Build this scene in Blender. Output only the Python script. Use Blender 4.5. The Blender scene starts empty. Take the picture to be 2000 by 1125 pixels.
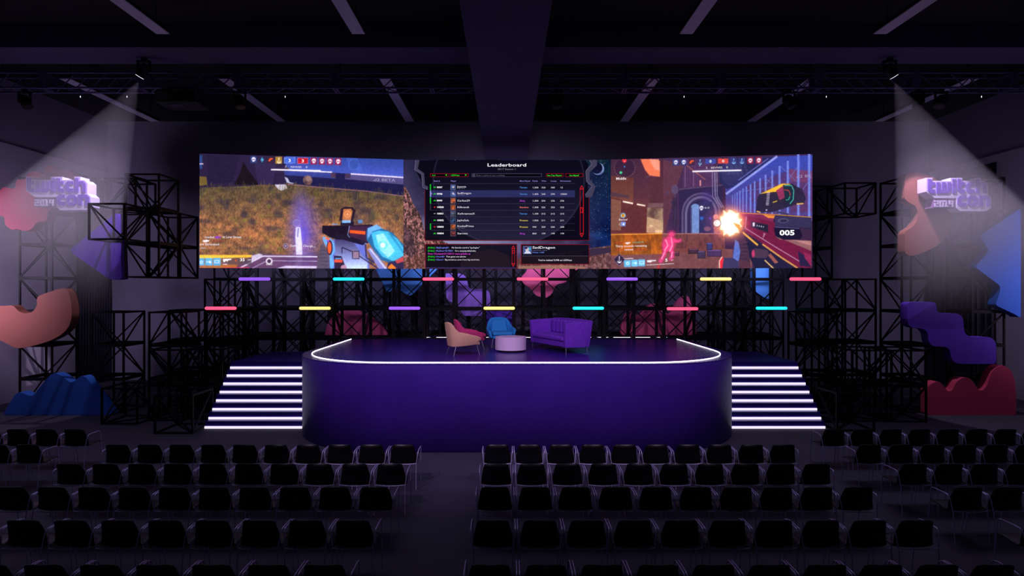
import bpy, bmesh, math, random
import numpy as np
from mathutils import Vector, Matrix
random.seed(7); RNG = np.random.default_rng(7)
SC = bpy.context.scene
COL = SC.collection
PI = math.pi
F, CX, CY, CH = 1100.0, 990.0, 562.0, 3.6      # focal length in px, principal point, camera height
LV = 0.97                                       # scaffold cube size

def at(px, py, Y):                              # a pixel of the photograph at depth Y as a point in the room
    return Vector(((px-CX)*Y/F, Y, CH-(py-CY)*Y/F))
def lin(c):
    c = c/255.0
    return c/12.92 if c <= 0.04045 else ((c+0.055)/1.055)**2.4
def rgb(r, g, b): return (lin(r), lin(g), lin(b), 1.0)

# ------------------------------------------------------------------ materials
def mat(name, col, rough=0.6, metal=0.0, var=0.15, scale=8.0, bump=0.0, bscale=60.0, emit=None, estr=0.0, spec=0.5):
    m = bpy.data.materials.new(name); m.use_nodes = True
    nt = m.node_tree; N = nt.nodes; L = nt.links
    b = N['Principled BSDF']
    b.inputs['Roughness'].default_value = rough
    b.inputs['Metallic'].default_value = metal
    b.inputs['Specular IOR Level'].default_value = spec
    tc = N.new('ShaderNodeTexCoord')
    no = N.new('ShaderNodeTexNoise'); no.inputs['Scale'].default_value = scale; no.inputs['Detail'].default_value = 4
    L.new(tc.outputs['Object'], no.inputs['Vector'])
    cr = N.new('ShaderNodeValToRGB')
    lo = [c*(1-var) for c in col[:3]]; hi = [min(1, c*(1+var)) for c in col[:3]]
    cr.color_ramp.elements[0].color = (*lo, 1); cr.color_ramp.elements[0].position = 0.3
    cr.color_ramp.elements[1].color = (*hi, 1); cr.color_ramp.elements[1].position = 0.7
    L.new(no.outputs['Fac'], cr.inputs['Fac']); L.new(cr.outputs['Color'], b.inputs['Base Color'])
    if bump:
        n2 = N.new('ShaderNodeTexNoise'); n2.inputs['Scale'].default_value = bscale; n2.inputs['Detail'].default_value = 3
        L.new(tc.outputs['Object'], n2.inputs['Vector'])
        bp = N.new('ShaderNodeBump'); bp.inputs['Strength'].default_value = bump; bp.inputs['Distance'].default_value = 0.02
        L.new(n2.outputs['Fac'], bp.inputs['Height']); L.new(bp.outputs['Normal'], b.inputs['Normal'])
    if emit:
        b.inputs['Emission Color'].default_value = emit; b.inputs['Emission Strength'].default_value = estr
    return m
M = {}
M['floor'] = mat('dark_carpet', rgb(42, 37, 56), 0.75, var=0.2, scale=1.2, bump=0.25, bscale=90)
M['wall_back'] = mat('grey_back_wall', rgb(92, 86, 108), 0.85, var=0.10, scale=0.6, bump=0.2, bscale=30)
M['wall_side'] = mat('pale_side_wall', rgb(205, 196, 222), 0.85, var=0.05, scale=0.8, bump=0.15, bscale=30)
M['wall_upper'] = mat('upper_side_wall', rgb(166, 154, 188), 0.85, var=0.05, scale=0.8, bump=0.15, bscale=30)
M['drape'] = mat('charcoal_drape', rgb(84, 78, 98), 0.95, var=0.1, scale=3)
M['ceiling'] = mat('black_ceiling', rgb(22, 20, 28), 0.95, var=0.2, scale=1)
M['beam'] = mat('painted_beam', rgb(84, 76, 112), 0.85, var=0.08, scale=0.7)
M['stage'] = mat('violet_stage_panel', rgb(66, 34, 150), 0.42, var=0.12, scale=0.9, bump=0.35, bscale=45)
M['stage_top'] = mat('violet_stage_floor', rgb(48, 22, 124), 0.27, var=0.12, scale=1.5, bump=0.12, bscale=60)
M['stairs'] = mat('navy_stair_panel', rgb(44, 20, 126), 0.4, var=0.1, scale=2, bump=0.1, bscale=60)
M['led_white'] = mat('white_led_tube', rgb(240, 235, 250), 0.4, var=0.01, emit=rgb(246, 240, 255), estr=3.8)
M['led_step'] = mat('white_step_light', rgb(230, 222, 245), 0.4, var=0.01, emit=rgb(232, 222, 248), estr=1.15)
M['steel'] = mat('black_scaffold_steel', rgb(13, 12, 17), 0.6, metal=0.0, var=0.2, scale=12, spec=0.15)
M['truss'] = mat('dull_aluminium_truss', rgb(92, 84, 128), 0.5, metal=0.3, var=0.1, scale=9)
M['fixture'] = mat('black_fixture_housing', rgb(16, 15, 22), 0.5, var=0.2)
M['lens'] = mat('lamp_lens', rgb(230, 225, 255), 0.2, var=0.02, emit=rgb(240, 235, 255), estr=1.3)
M['panel_light'] = mat('frosted_diffuser', rgb(225, 220, 240), 0.6, var=0.03)
M['chair'] = mat('black_chair_shell', rgb(13, 12, 18), 0.42, var=0.2, scale=10, spec=0.35)
M['chrome'] = mat('chrome_tube', rgb(200, 190, 235), 0.36, metal=0.4, var=0.04)
M['fab_beige'] = mat('beige_felt', rgb(214, 164, 134), 0.9, var=0.06, scale=30, bump=0.2, bscale=160)
M['fab_pink'] = mat('raspberry_felt', rgb(196, 50, 112), 0.9, var=0.08, scale=30, bump=0.2, bscale=160)
M['fab_blue'] = mat('blue_felt', rgb(34, 136, 206), 0.9, var=0.08, scale=30, bump=0.2, bscale=160)
M['fab_purple'] = mat('violet_velvet', rgb(108, 40, 186), 0.85, var=0.16, scale=14, bump=0.4, bscale=40)
M['leg_metal'] = mat('brushed_metal_leg', rgb(130, 120, 140), 0.4, metal=0.8, var=0.1)
M['table'] = mat('lilac_white_laminate', rgb(222, 190, 226), 0.4, var=0.02)
M['dark_base'] = mat('dark_plinth', rgb(20, 16, 32), 0.6)
M['p_red'] = mat('red_painted_panel', rgb(176, 46, 84), 0.75, var=0.04, scale=3)
M['p_orange'] = mat('orange_painted_panel', rgb(142, 78, 66), 0.75, var=0.04, scale=3)
M['p_blue'] = mat('blue_painted_panel', rgb(24, 84, 178), 0.75, var=0.04, scale=3)
M['p_purple'] = mat('purple_painted_panel', rgb(84, 38, 178), 0.7, var=0.04, scale=3)
M['p_lav'] = mat('lavender_painted_panel', rgb(150, 110, 214), 0.75, var=0.04, scale=3)
M['p_lblue'] = mat('light_blue_painted_panel', rgb(72, 140, 214), 0.75, var=0.04, scale=3)
M['p_pink'] = mat('pink_painted_panel', rgb(214, 84, 132), 0.75, var=0.04, scale=3)
M['sign_white'] = mat('lilac_white_sign_board', rgb(206, 192, 226), 0.7, var=0.03)
M['sign_plate'] = mat('mauve_sign_plate', rgb(136, 96, 150), 0.7, var=0.03)
M['sign_purple'] = mat('purple_sign_letter', rgb(118, 78, 190), 0.6, var=0.03)
M['led_purple'] = mat('purple_light_tube', rgb(140, 80, 230), 0.4, var=0.01, emit=rgb(140, 84, 224), estr=1.25)
M['led_cyan'] = mat('cyan_light_tube', rgb(40, 220, 240), 0.4, var=0.01, emit=rgb(36, 222, 240), estr=1.25)
M['led_red'] = mat('coral_light_tube', rgb(255, 80, 120), 0.4, var=0.01, emit=rgb(255, 88, 128), estr=1.2)
M['led_yellow'] = mat('amber_light_tube', rgb(255, 215, 110), 0.4, var=0.01, emit=rgb(255, 220, 128), estr=1.25)
_em = {}
def emat(r, g, b, s=1.0):
    k = (r, g, b, s)
    if k not in _em:
        m = bpy.data.materials.new('screen_pixel_%02x%02x%02x' % (r, g, b)); m.use_nodes = True
        n = m.node_tree.nodes; n.clear()
        e = n.new('ShaderNodeEmission'); e.inputs['Color'].default_value = rgb(r, g, b); e.inputs['Strength'].default_value = s
        o = n.new('ShaderNodeOutputMaterial'); m.node_tree.links.new(e.outputs[0], o.inputs[0])
        try: m.cycles.emission_sampling = 'NONE'
        except Exception: pass
        _em[k] = m
    return _em[k]

# ------------------------------------------------------------------ objects
def tag(o, label=None, cat=None, group=None, kind=None):
    if label: o['label'] = label
    if cat: o['category'] = cat
    if group: o['group'] = group
    if kind: o['kind'] = kind
    return o
def empty(name, loc=(0, 0, 0), rz=0.0):
    o = bpy.data.objects.new(name, None); COL.objects.link(o)
    o.location = loc; o.rotation_euler = (0, 0, rz); o.empty_display_size = 0.1
    return o
class MB:
    def __init__(s): s.v = []; s.f = []; s.mi = []; s.sm = []
    def add(s, vs, fs, mi=0, smooth=False):
        n = len(s.v); s.v += [tuple(v) for v in vs]
        for f in fs: s.f.append(tuple(i+n for i in f)); s.mi.append(mi); s.sm.append(smooth)
        return s
    def box(s, a, b, mi=0):
        x0, y0, z0 = a; x1, y1, z1 = b
        return s.add([(x0,y0,z0),(x1,y0,z0),(x1,y1,z0),(x0,y1,z0),(x0,y0,z1),(x1,y0,z1),(x1,y1,z1),(x0,y1,z1)],
            [(0,3,2,1),(4,5,6,7),(0,1,5,4),(1,2,6,5),(2,3,7,6),(3,0,4,7)], mi)
    def bar(s, p, q, t, mi=0):
        p = Vector(p); q = Vector(q); d = (q-p).normalized()
        a = Vector((0,1,0)) if abs(d.y) < 0.9 else Vector((0,0,1))
        u = d.cross(a).normalized()*t/2; w = d.cross(u).normalized()*t/2
        vs = [p-u-w, p+u-w, p+u+w, p-u+w, q-u-w, q+u-w, q+u+w, q-u+w]
        return s.add(vs, [(0,3,2,1),(4,5,6,7),(0,1,5,4),(1,2,6,5),(2,3,7,6),(3,0,4,7)], mi)
    def tube(s, pts, r, n=8, mi=0, cap=True):
        pts = [Vector(p) for p in pts]; rs = r if isinstance(r, (list, tuple)) else [r]*len(pts)
        rings = []; prev = None
        for i, p in enumerate(pts):
            d = (pts[min(i+1, len(pts)-1)]-pts[max(i-1, 0)]).normalized()
            if prev is None:
                a = Vector((0,0,1)) if abs(d.z) < 0.9 else Vector((1,0,0)); u = d.cross(a).normalized()
            else: u = (prev-d*prev.dot(d)).normalized()
            prev = u; w = d.cross(u)
            rings.append([p+(u*math.cos(2*PI*k/n)+w*math.sin(2*PI*k/n))*rs[i] for k in range(n)])
        vs = [v for R in rings for v in R]; fs = []
        for i in range(len(pts)-1):
            for k in range(n):
                fs.append((i*n+k, i*n+(k+1)%n, (i+1)*n+(k+1)%n, (i+1)*n+k))
        s.add(vs, fs, mi, True)
        if cap:
            s.add(rings[0], [tuple(range(n))[::-1]], mi); s.add(rings[-1], [tuple(range(n))], mi)
        return s
    def cyl(s, c, r, h, n=32, mi=0, r2=None):
        r2 = r if r2 is None else r2; x, y, z = c
        a = [(x+r*math.cos(2*PI*k/n), y+r*math.sin(2*PI*k/n), z) for k in range(n)]
        b = [(x+r2*math.cos(2*PI*k/n), y+r2*math.sin(2*PI*k/n), z+h) for k in range(n)]
        s.add(a+b, [(k, (k+1)%n, n+(k+1)%n, n+k) for k in range(n)], mi, True)
        s.add(a, [tuple(range(n))[::-1]], mi); s.add(b, [tuple(range(n))], mi)
        return s
    def build(s, name, mats, parent=None, loc=(0,0,0), rz=0.0):
        me = bpy.data.meshes.new(name); me.from_pydata(s.v, [], s.f); me.update()
        ms = mats if isinstance(mats, (list, tuple)) else [mats]
        for m in ms: me.materials.append(m)
        me.polygons.foreach_set('material_index', s.mi); me.polygons.foreach_set('use_smooth', s.sm)
        o = bpy.data.objects.new(name, me); COL.objects.link(o); o.location = loc; o.rotation_euler = (0,0,rz)
        if parent: o.parent = parent
        return o
def bevel(o, w, seg=2):
    m = o.modifiers.new('Bevel', 'BEVEL'); m.width = w; m.segments = seg; m.limit_method = 'ANGLE'; m.angle_limit = math.radians(35)
    return o
def subsurf(o, n=1):
    m = o.modifiers.new('Subdivision', 'SUBSURF'); m.levels = n; m.render_levels = n
    return o
def struct(mb, name, m):
    o = mb.build(name, m); o['kind'] = 'structure'; return o
def copy_thing(o, loc, rz=None):
    c = o.copy(); COL.objects.link(c); c.location = loc
    if rz is not None: c.rotation_euler = (0,0,rz)
    for ch in list(o.children):
        d = ch.copy(); COL.objects.link(d); d.parent = c
        for g in list(ch.children):
            e = g.copy(); COL.objects.link(e); e.parent = d
    return c
def round_poly(pts, r, seg=5):
    out = []; n = len(pts)
    for i in range(n):
        p0, p, p1 = Vector(pts[i-1]).to_2d(), Vector(pts[i]).to_2d(), Vector(pts[(i+1)%n]).to_2d()
        a = p0-p; b = p1-p; rr = r[i] if isinstance(r, (list, tuple)) else r
        d = min(rr, a.length*0.48, b.length*0.48)
        if d < 1e-5: out.append(tuple(p)); continue
        a = p+a.normalized()*d; b = p+b.normalized()*d
        for k in range(seg+1):
            t = k/seg; q = a*(1-t)**2+p*2*t*(1-t)+b*t*t; out.append(tuple(q))
    return out
def spline(pts, seg=6, closed=True):
    n = len(pts); out = []
    for i in range(n if closed else n-1):
        g = lambda j: Vector(pts[j % n] if closed else pts[max(0, min(n-1, j))])
        p0, p1, p2, p3 = g(i-1), g(i), g(i+1), g(i+2)
        for k in range(seg):
            t = k/seg
            out.append(tuple(0.5*((2*p1)+(-p0+p2)*t+(2*p0-5*p1+4*p2-p3)*t*t+(-p0+3*p1-3*p2+p3)*t**3)))
    if not closed: out.append(tuple(pts[-1]))
    return out
def prism_xz(mb, pts, y0, y1, mi=0):            # outline (x, z) extruded from y0 (front) to y1
    bm = bmesh.new(); n = len(pts)
    fr = [bm.verts.new((x, y0, z)) for x, z in pts]
    f = bm.faces.new(fr); bm.normal_update()
    flip = f.normal.y > 0
    tri = bmesh.ops.triangulate(bm, faces=[f])['faces']
    bm.verts.index_update()
    ids = {v: i for i, v in enumerate(fr)}
    tf = [tuple(ids[v] for v in t.verts) for t in tri]
    bm.free()
    if flip: tf = [t[::-1] for t in tf]
    vs = [(x, y0, z) for x, z in pts]+[(x, y1, z) for x, z in pts]
    fs = list(tf)+[tuple(i+n for i in t[::-1]) for t in tf]
    for i in range(n):
        j = (i+1) % n
        fs.append((i, i+n, j+n, j) if not flip else (i, j, j+n, i+n))
    mb.add(vs, fs, mi); return mb
def px_shape(name, m, pts, Y, depth, r, label, cat, smooth=False, bev=0.02):
    w = [(at(x, y, Y).x, at(x, y, Y).z) for x, y in pts]
    if smooth: w = spline(w, 6)
    else: w = round_poly(w, r if not isinstance(r, (list, tuple)) else list(r))
    xs = [p[0] for p in w]; zs = [p[1] for p in w]; ox = (min(xs)+max(xs))/2; oz = min(zs)
    mb = prism_xz(MB(), [(x-ox, z-oz) for x, z in w], 0, depth)
    o = mb.build(name, m, loc=(ox, Y, oz)); tag(o, label, cat)
    if bev: bevel(o, bev, 2)
    return o

# ------------------------------------------------------------------ the room
XL, XR, YB, ZC = -15.6, 16.5, 22.0, 10.1
struct(MB().box((XL-0.3, -3, -0.2), (XR+0.3, YB+0.3, 0)), 'floor', M['floor'])
struct(MB().box((XL-0.3, -3, ZC), (XR+0.3, YB+0.3, ZC+0.2)), 'ceiling', M['ceiling'])
struct(MB().box((XL, YB, 0), (XR, YB+0.3, ZC)), 'wall_back', M['wall_back'])
def side_wall(name, X, s):
    mb = MB(); a, b = sorted((X, X+s*0.3)); mb.box((a, -3, 0), (b, YB+0.3, 8.1), 0)
    a, b = sorted((X+s*0.02, X+s*0.3)); mb.box((a, -3, 8.1), (b, YB+0.3, ZC), 1)
    struct(mb, name, [M['wall_side'], M['wall_upper']])
side_wall('wall_left', XL, -1); side_wall('wall_right', XR, 1)
# deep cross beam and the long beam that runs to the back wall
struct(MB().box((XL, 13.96, 9.56), (XR, 15.0, ZC)), 'trim_1', M['beam'])
struct(MB().box((-0.83, 2.0, 8.6), (0.79, YB, ZC)), 'trim_2', M['beam'])
def drape(x, y0, y1, z1, label):
    n = 60; mb = MB(); vs = []; fs = []
    for i in range(n+1):
        y = y0+(y1-y0)*i/n; dx = 0.02*math.sin(i*1.3)
        vs += [(x+dx, y, 0.02), (x+dx, y, z1), (x+dx+0.03, y, 0.02), (x+dx+0.03, y, z1)]
    for i in range(n):
        a = i*4; b = a+4
        fs += [(a, b, b+1, a+1), (a+2, a+3, b+3, b+2), (a+1, b+1, b+3, a+3), (a, a+2, b+2, b)]
    fs += [(0, 1, 3, 2), (n*4, n*4+2, n*4+3, n*4+1)]
    mb.add(vs, fs, 0, True)
    tag(mb.build('curtain', M['drape']), label, 'curtain')
drape(XL+0.14, 20.2, 21.9, 7.7, 'dark curtain hanging along the left side wall behind the scaffold')
drape(XR-0.2, 18.75, 21.85, 7.8, 'dark curtain hanging along the right side wall behind the scaffold')

# linear ceiling panels
def panel_light(x, y0, y1, label, group):
    r = empty('ceiling_light', (x, y0, 9.5)); tag(r, label, 'ceiling light', group)
    L = y1-y0
    MB().box((-0.155, 0, 0.02), (0.155, L, 0.10)).build('housing', M['fixture'], r)
    MB().box((-0.15, 0.0, 0.0), (0.15, L, 0.02)).build('diffuser', M['panel_light'], r)
    for yy in (0.25, L-0.25): MB().tube([(0, yy, 0.1), (0, yy, 0.6)], 0.012, 6).build('suspension_rod', M['fixture'], r)
bx = [-12.5, -8.0, -3.45, 4.17, 8.68, 13.2]
nm = ['leftmost', 'second from the left', 'third from the left', 'fourth from the left', 'fifth from the left', 'rightmost']
for x, n in zip(bx, nm):
    panel_light(x, 15.9, 20.0, 'long pale ceiling strip light behind the truss, %s of six' % n, 'strip lights behind the truss')
nm2 = {-8.0: 'leftmost', -3.45: 'second from the left', 4.17: 'third from the left', 8.68: 'rightmost'}
for x in (-8.0, -3.45, 4.17, 8.68):
    panel_light(x, 9.4, 13.1, 'long dim ceiling strip light at the top edge, %s of four' % nm2[x], 'strip lights in front of the cross beam')

# lighting truss
tr = empty('lighting_truss', (0, 15.3, 9.02)); tag(tr, 'long grey box truss hanging across the whole hall under the ceiling', 'truss')
def truss_seg(x0, x1):
    mb = MB(); h = 0.45; d = 0.42; t = 0.045
    for z in (0.02, h-0.02):
        for y in (0.02, d-0.02): mb.tube([(x0, y, z), (x1, y, z)], t/2+0.006, 8)
    for x in (x0+0.04, x1-0.04):
        for y in (0.02, d-0.02): mb.bar((x, y, 0), (x, y, h), 0.07)
        for z in (0.02, h-0.02): mb.bar((x, 0, z), (x, d, z), 0.05)
    n = 6; st = (x1-x0-0.1)/n
    for i in range(n):
        a = x0+0.05+i*st; b = a+st
        for y in (0.02, d-0.02):
            mb.tube([(a, y, 0.02 if i % 2 else h-0.02), (b, y, h-0.02 if i % 2 else 0.02)], 0.015, 6)
        mb.tube([(a, 0.02 if i % 2 else d-0.02, 0.02), (b, d-0.02 if i % 2 else 0.02, 0.02)], 0.013, 6)
    mb.build('truss_section', M['truss'], tr)
x = -15.25
for k in range(12):
    truss_seg(x, min(x+2.64, 16.3)); x += 2.64
for x in (-13.9, -9.8, -4.6, 3.3, 8.4, 13.9):
    MB().tube([(x, 0.21, 0.43), (x, 0.21, ZC-9.03)], 0.015, 6).build('suspension_rod', M['fixture'], tr)

# stage lights clamped under the truss
def moving_head(px, py, label, tilt=0.5, yaw=0.0, lit=False):   # the lit pair hangs from the cross beam
    YH, ZH = (14.6, 9.545) if lit else (15.42, 9.02)
    p = at(px, py, YH); r = empty('stage_light', (p.x, YH, ZH)); tag(r, label, 'spotlight', 'spotlights on the truss')
    MB().box((-0.05, -0.05, -0.06), (0.05, 0.05, 0.02)).build('clamp', M['fixture'], r)
    mb = MB(); mb.box((-0.17, -0.05, -0.1), (0.17, 0.05, -0.06)); mb.box((-0.17, -0.03, -0.36), (-0.14, 0.03, -0.06)); mb.box((0.14, -0.03, -0.36), (0.17, 0.03, -0.06))
    mb.build('yoke', M['fixture'], r)
    d = Vector((math.sin(yaw)*math.sin(tilt), -math.cos(yaw)*math.sin(tilt)*0.6, -math.cos(tilt))).normalized()
    if lit: d = Vector((yaw*0.55, 0.03, -0.83)).normalized()
    c = Vector((0, 0, -0.3))
    MB().tube([c-d*0.16, c-d*0.1, c+d*0.12, c+d*0.2], [0.07, 0.12, 0.12, 0.13], 14).build('head', M['fixture'], r)
    MB().tube([c+d*0.2, c+d*0.212], 0.10, 14).build('lens', M['lens'] if lit else M['fixture'], r)
    return p
moving_head(48, 180, 'black spotlight on the truss at the far left edge', 0.6, 1.2)
moving_head(281, 165, 'lit spotlight on the truss throwing the left beam', 0.5, -1.0, True)
moving_head(1087, 180, 'black spotlight under the truss just right of the long beam', 0.3, 0.3)
moving_head(468, 180, 'small black spotlight on the truss left of the long beam', 0.4, 0.6)
moving_head(1541, 182, 'black spotlight on the truss between the right-hand strip lights', 0.5, 0.8)
moving_head(1738, 165, 'lit spotlight on the truss throwing the right beam', 0.5, 1.0, True)
moving_head(1793, 178, 'black spotlight just right of the right beam source', 0.4, -0.5)
moving_head(1838, 184, 'black spotlight against the rightmost strip light', 0.6, -0.9)
pj = empty('projector', (at(352, 170, 15.42).x, 15.5, 9.02)); tag(pj, 'large black projector box slung under the truss on the left', 'projector')
bevel(MB().box((-0.55, -0.35, -0.42), (0.55, 0.45, -0.1)).build('body', M['fixture'], pj), 0.03)
MB().box((-0.3, -0.2, -0.435), (0.1, 0.1, -0.42)).build('access_panel', mat('grey_projector_panel', rgb(60, 52, 82), 0.5), pj)
for x in (-0.5, 0.44): MB().box((x, -0.05, -0.1), (x+0.06, 0.05, 0.02)).build('hanging_bracket', M['fixture'], pj)
for px, lb in ((157, 'leftmost'), (248, 'inside the left beam'), (557, 'left of the long beam'), (1336, 'right of the long beam'), (1614, 'left of the right beam'), (1917, 'rightmost')):
    p = at(px, 184, 15.5); r = empty('indicator_lamp', (p.x, 15.5, 9.02)); tag(r, 'tiny glowing indicator lamp dangling from the truss, %s' % lb, 'lamp', 'tiny indicator lamps')
    MB().tube([(0, 0, 0.02), (0, 0, -0.14)], 0.006, 6).build('stem', M['fixture'], r)
    MB().tube([(0, 0, -0.14), (0, 0, -0.17), (0, 0, -0.19)], [0.008, 0.011, 0.004], 8).build('bulb', M['lens'], r)

# ------------------------------------------------------------------ stage
SZ = 1.94
def rr_path(x0, x1, yf, yb, R, n=14):           # open path: back left -> front left corner -> front -> back right
    pts = [(x0, yb)]
    for k in range(n+1):
        a = PI+PI/2*k/n; pts.append((x0+R+R*math.cos(a), yf+R+R*math.sin(a)))
    for k in range(n+1):
        a = 1.5*PI+PI/2*k/n; pts.append((x1-R+R*math.cos(a), yf+R+R*math.sin(a)))
    pts.append((x1, yb)); return pts
stage = empty('stage', (0.25, 12.3, 0)); tag(stage, 'large violet stage platform with rounded front corners and glowing white edge', 'stage')
P = [(x-0.25, y-12.3) for x, y in rr_path(-5.22, 5.72, 12.3, 19.7, 2.5, 24)]
n = len(P); mb = MB()
mb.add([(x, y, 0) for x, y in P]+[(x, y, SZ-0.03) for x, y in P], [(i, (i+1) % n, n+(i+1) % n, n+i) for i in range(n)]+[tuple(range(n))[::-1]], 0, False)
for k in range(n): mb.sm[k] = k not in (n-1,)
mb.build('front_skirt', M['stage'], stage)
mb = MB(); mb.add([(x, y, SZ-0.03) for x, y in P]+[(x, y, SZ) for x, y in P], [(i, (i+1) % n, n+(i+1) % n, n+i) for i in range(n)]+[tuple(range(n, 2*n))], 0)
mb.build('stage_floor', M['stage_top'], stage)
Q = rr_path(-5.02, 5.48, 12.46, 18.15, 2.45, 24)
MB().tube([(x-0.25, y-12.3, SZ+0.007) for x, y in Q], 0.010, 8).build('edge_light', M['led_white'], stage)
MB().tube([(-2.75-0.25, 18.62-12.3, SZ+0.018), (5.3-0.25, 18.62-12.3, SZ+0.018)], 0.009, 8).build('rear_edge_light', M['led_white'], stage)

def stairs(x0, x1, label, sgn):
    r = empty('stairs', ((x0+x1)/2, 14.4, 0)); tag(r, label, 'stairs'); c = (x0+x1)/2
    mb = MB(); R = 0.191; T = 0.19
    prof = []
    for i in range(8): prof += [(T*i, R*i), (T*i, R*(i+1))]
    prof += [(3.84, R*8), (3.84, 0)]
    n = len(prof)
    vs = [(x0-c, y, z) for y, z in prof]+[(x1-c, y, z) for y, z in prof]
    fs = [(i, n+i, n+(i+1) % n, (i+1) % n) for i in range(n)]
    mb.add(vs, fs); 
    # side cheeks as column quads
    for xx in (x0-c, x1-c):
        for i in range(8):
            y0 = T*i; y1 = T*(i+1) if i < 7 else 3.84
            mb.add([(xx, y0, 0), (xx, y1, 0), (xx, y1, R*(i+1)), (xx, y0, R*(i+1))], [(0, 1, 2, 3)])
    mb.build('steps', M['stairs'], r)
    for i in range(8):
        MB().box((x0-c, T*i-0.025, R*i+0.004), (x1-c, T*i-0.001, R*i+0.062)).build('step_light', M['led_step'], r)
# the flights butt against the rounded stage; inner edges run just short of it
stairs(-7.72, -5.235, 'left flight of dark blue stairs with eight glowing white strips', -1)
stairs(5.735, 8.13, 'right flight of dark blue stairs with eight glowing white strips', 1)

# ------------------------------------------------------------------ scaffold cubes
def cube_mesh(flip):
    mb = MB(); a = LV; t = 0.045; h = t/2
    for x in (h, a-h):
        for y in (h, a-h): mb.bar((x, y, 0), (x, y, a), t)
    for z in (h, a-h):
        for y in (h, a-h): mb.bar((t, y, z), (a-t, y, z), t)
        for x in (h, a-h): mb.bar((x, t, z), (x, a-t, z), t)
    d = 0.032; lo, hi = t, a-t
    if flip: lo, hi = hi, lo
    mb.bar((lo, h, t), (hi, h, a-t), d); mb.bar((hi, a-h, t), (lo, a-h, a-t), d)
    mb.bar((h, lo, t), (h, hi, a-t), d); mb.bar((a-h, hi, t), (a-h, lo, a-t), d)
    mb.bar((t, lo, h), (a-t, hi, h), d)
    return mb
proto = [cube_mesh(False).build('cube_frame', M['steel']), cube_mesh(True).build('cube_frame', M['steel'])]
used = [False, False]; ci = [0]
def tower(x, y, levels, label, group=None, rz=0.0):
    levels = list(levels)
    r = empty('scaffold_tower', (x, y, levels[0]*LV), rz); tag(r, label, 'scaffold', group)
    for l in levels:
        k = ci[0] % 2; ci[0] += 1
        c = proto[k] if not used[k] else proto[k].copy()
        if used[k]: COL.objects.link(c)
        used[k] = True
        c.parent = r; c.location = (0, 0, (l-levels[0])*LV)
def wx(px, Y): return (px-CX)*Y/F
# left
tower(wx(36, 16.2), 16.2, range(0, 7), 'tall seven-cube scaffold tower carrying the left round-edged sign and shapes')
tower(wx(176, 16.2), 16.2, range(0, 3), 'three-cube scaffold tower just right of the blue mountain shape')
tower(wx(289, 16.2), 16.2, range(0, 3), 'three-cube scaffold tower, second right of the blue mountain shape')
tower(wx(243, 15.7), 15.7, range(4, 7), 'raised scaffold stack of three cubes right of the purple triangle')
tower(wx(172, 15.75), 15.75+0.55, [6], 'single scaffold cube at the top between left tower and raised stack')
tower(wx(197, 15.2)-0.0, 14.72, [5], 'single scaffold cube jutting out in front of the purple triangle')
tower(-10.63, 16.68, range(4, 6), 'raised pair of scaffold cubes next to the left screen edge')
tower(-10.68, 14.8, [0], 'lone scaffold cube on the floor right of the blue mountain')
tower(-8.69, 13.85, [0], 'lone scaffold cube on the floor left of the left stairs')
tower(-9.69, 15.2, range(0, 2), 'two-cube scaffold stack between the two lone floor cubes on the left')
tower(-8.72, 15.33, range(0, 2), 'two-cube scaffold stack touching the left stairs')
tower(-9.3, 17.28, range(0, 4), 'four-cube scaffold tower below the outer corner of the left screen')
tower(-8.72, 16.305, range(0, 3), 'three-cube scaffold tower beside the landing of the left stairs')
tower(-10.62, 17.67, range(0, 3), 'three-cube scaffold tower behind the second tower right of the mountain')
# right
tower(wx(1898, 16.2), 16.2, range(0, 7), 'tall seven-cube scaffold tower at far right behind the blue jagged shape')
tower(wx(1761, 16.2), 16.2, range(0, 7), 'tall seven-cube scaffold tower behind the orange half ring on the right')
tower(wx(1650, 17.0), 17.0, range(0, 4), 'four-cube scaffold tower left of the tall tower with the orange half ring')
tower(wx(1650, 17.0), 17.01, [6], 'single scaffold cube high up right of the right screen')
tower(wx(1650, 17.0)-LV-0.01, 17.6, range(4, 7), 'raised stack of three scaffold cubes against the right screen edge')
tower(wx(1650, 17.0)-LV-0.01, 17.05, range(0, 4), 'four-cube scaffold tower below the outer corner of the right screen')
tower(10.27, 15.05, range(0, 2), 'two-cube scaffold stack on the floor left of the red humped shape')
tower(wx(1634, 14.1), 14.1, [0], 'lone scaffold cube on the floor right of the right stairs')
tower(9.25, 15.1, range(0, 2), 'two-cube scaffold stack between the right stairs and red humped shape')
tower(8.24, 15.15, [0], 'low scaffold cube touching the right stairs')
tower(8.5, 16.1, range(0, 3), 'three-cube scaffold tower beside the landing of the right stairs')
# the lattice wall behind the stage
ords = ['first', 'second', 'third', 'fourth', 'fifth', 'sixth', 'seventh', 'eighth', 'ninth', 'tenth', 'eleventh', 'twelfth', 'thirteenth', 'fourteenth', 'fifteenth', 'sixteenth', 'seventeenth', 'eighteenth', 'nineteenth', 'twentieth', 'twenty-first', 'twenty-second']
xs0 = 0.25-11*0.975
k = 0
for i in range(1, 20):
    x = xs0+i*0.975-0.02
    on = -5.25 < x+0.0 and x+LV < 5.75
    base = 2 if on else 0
    if not on and (abs(x+LV/2) < 6.0): base = 2
    if x < -9.1+0.9 and x > -9.4: pass
    tower(x, 18.27, range(base, 5), 'black scaffold tower in the lattice below the screens, %s from the left' % ords[k], 'front row of the lattice wall'); k += 1
k = 0
for i in range(1, 20, 1):
    x = xs0+i*0.975+0.33
    base = 2 if (-5.6 < x and x+LV < 6.1) else 0
    tower(x, 19.75 if base == 0 else 19.75, range(0, 5), 'rear scaffold tower seen through the lattice wall, %s from the left' % ords[k], 'rear row of the lattice wall'); k += 1
for o in proto:
    if not o.parent: bpy.data.objects.remove(o)

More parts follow.
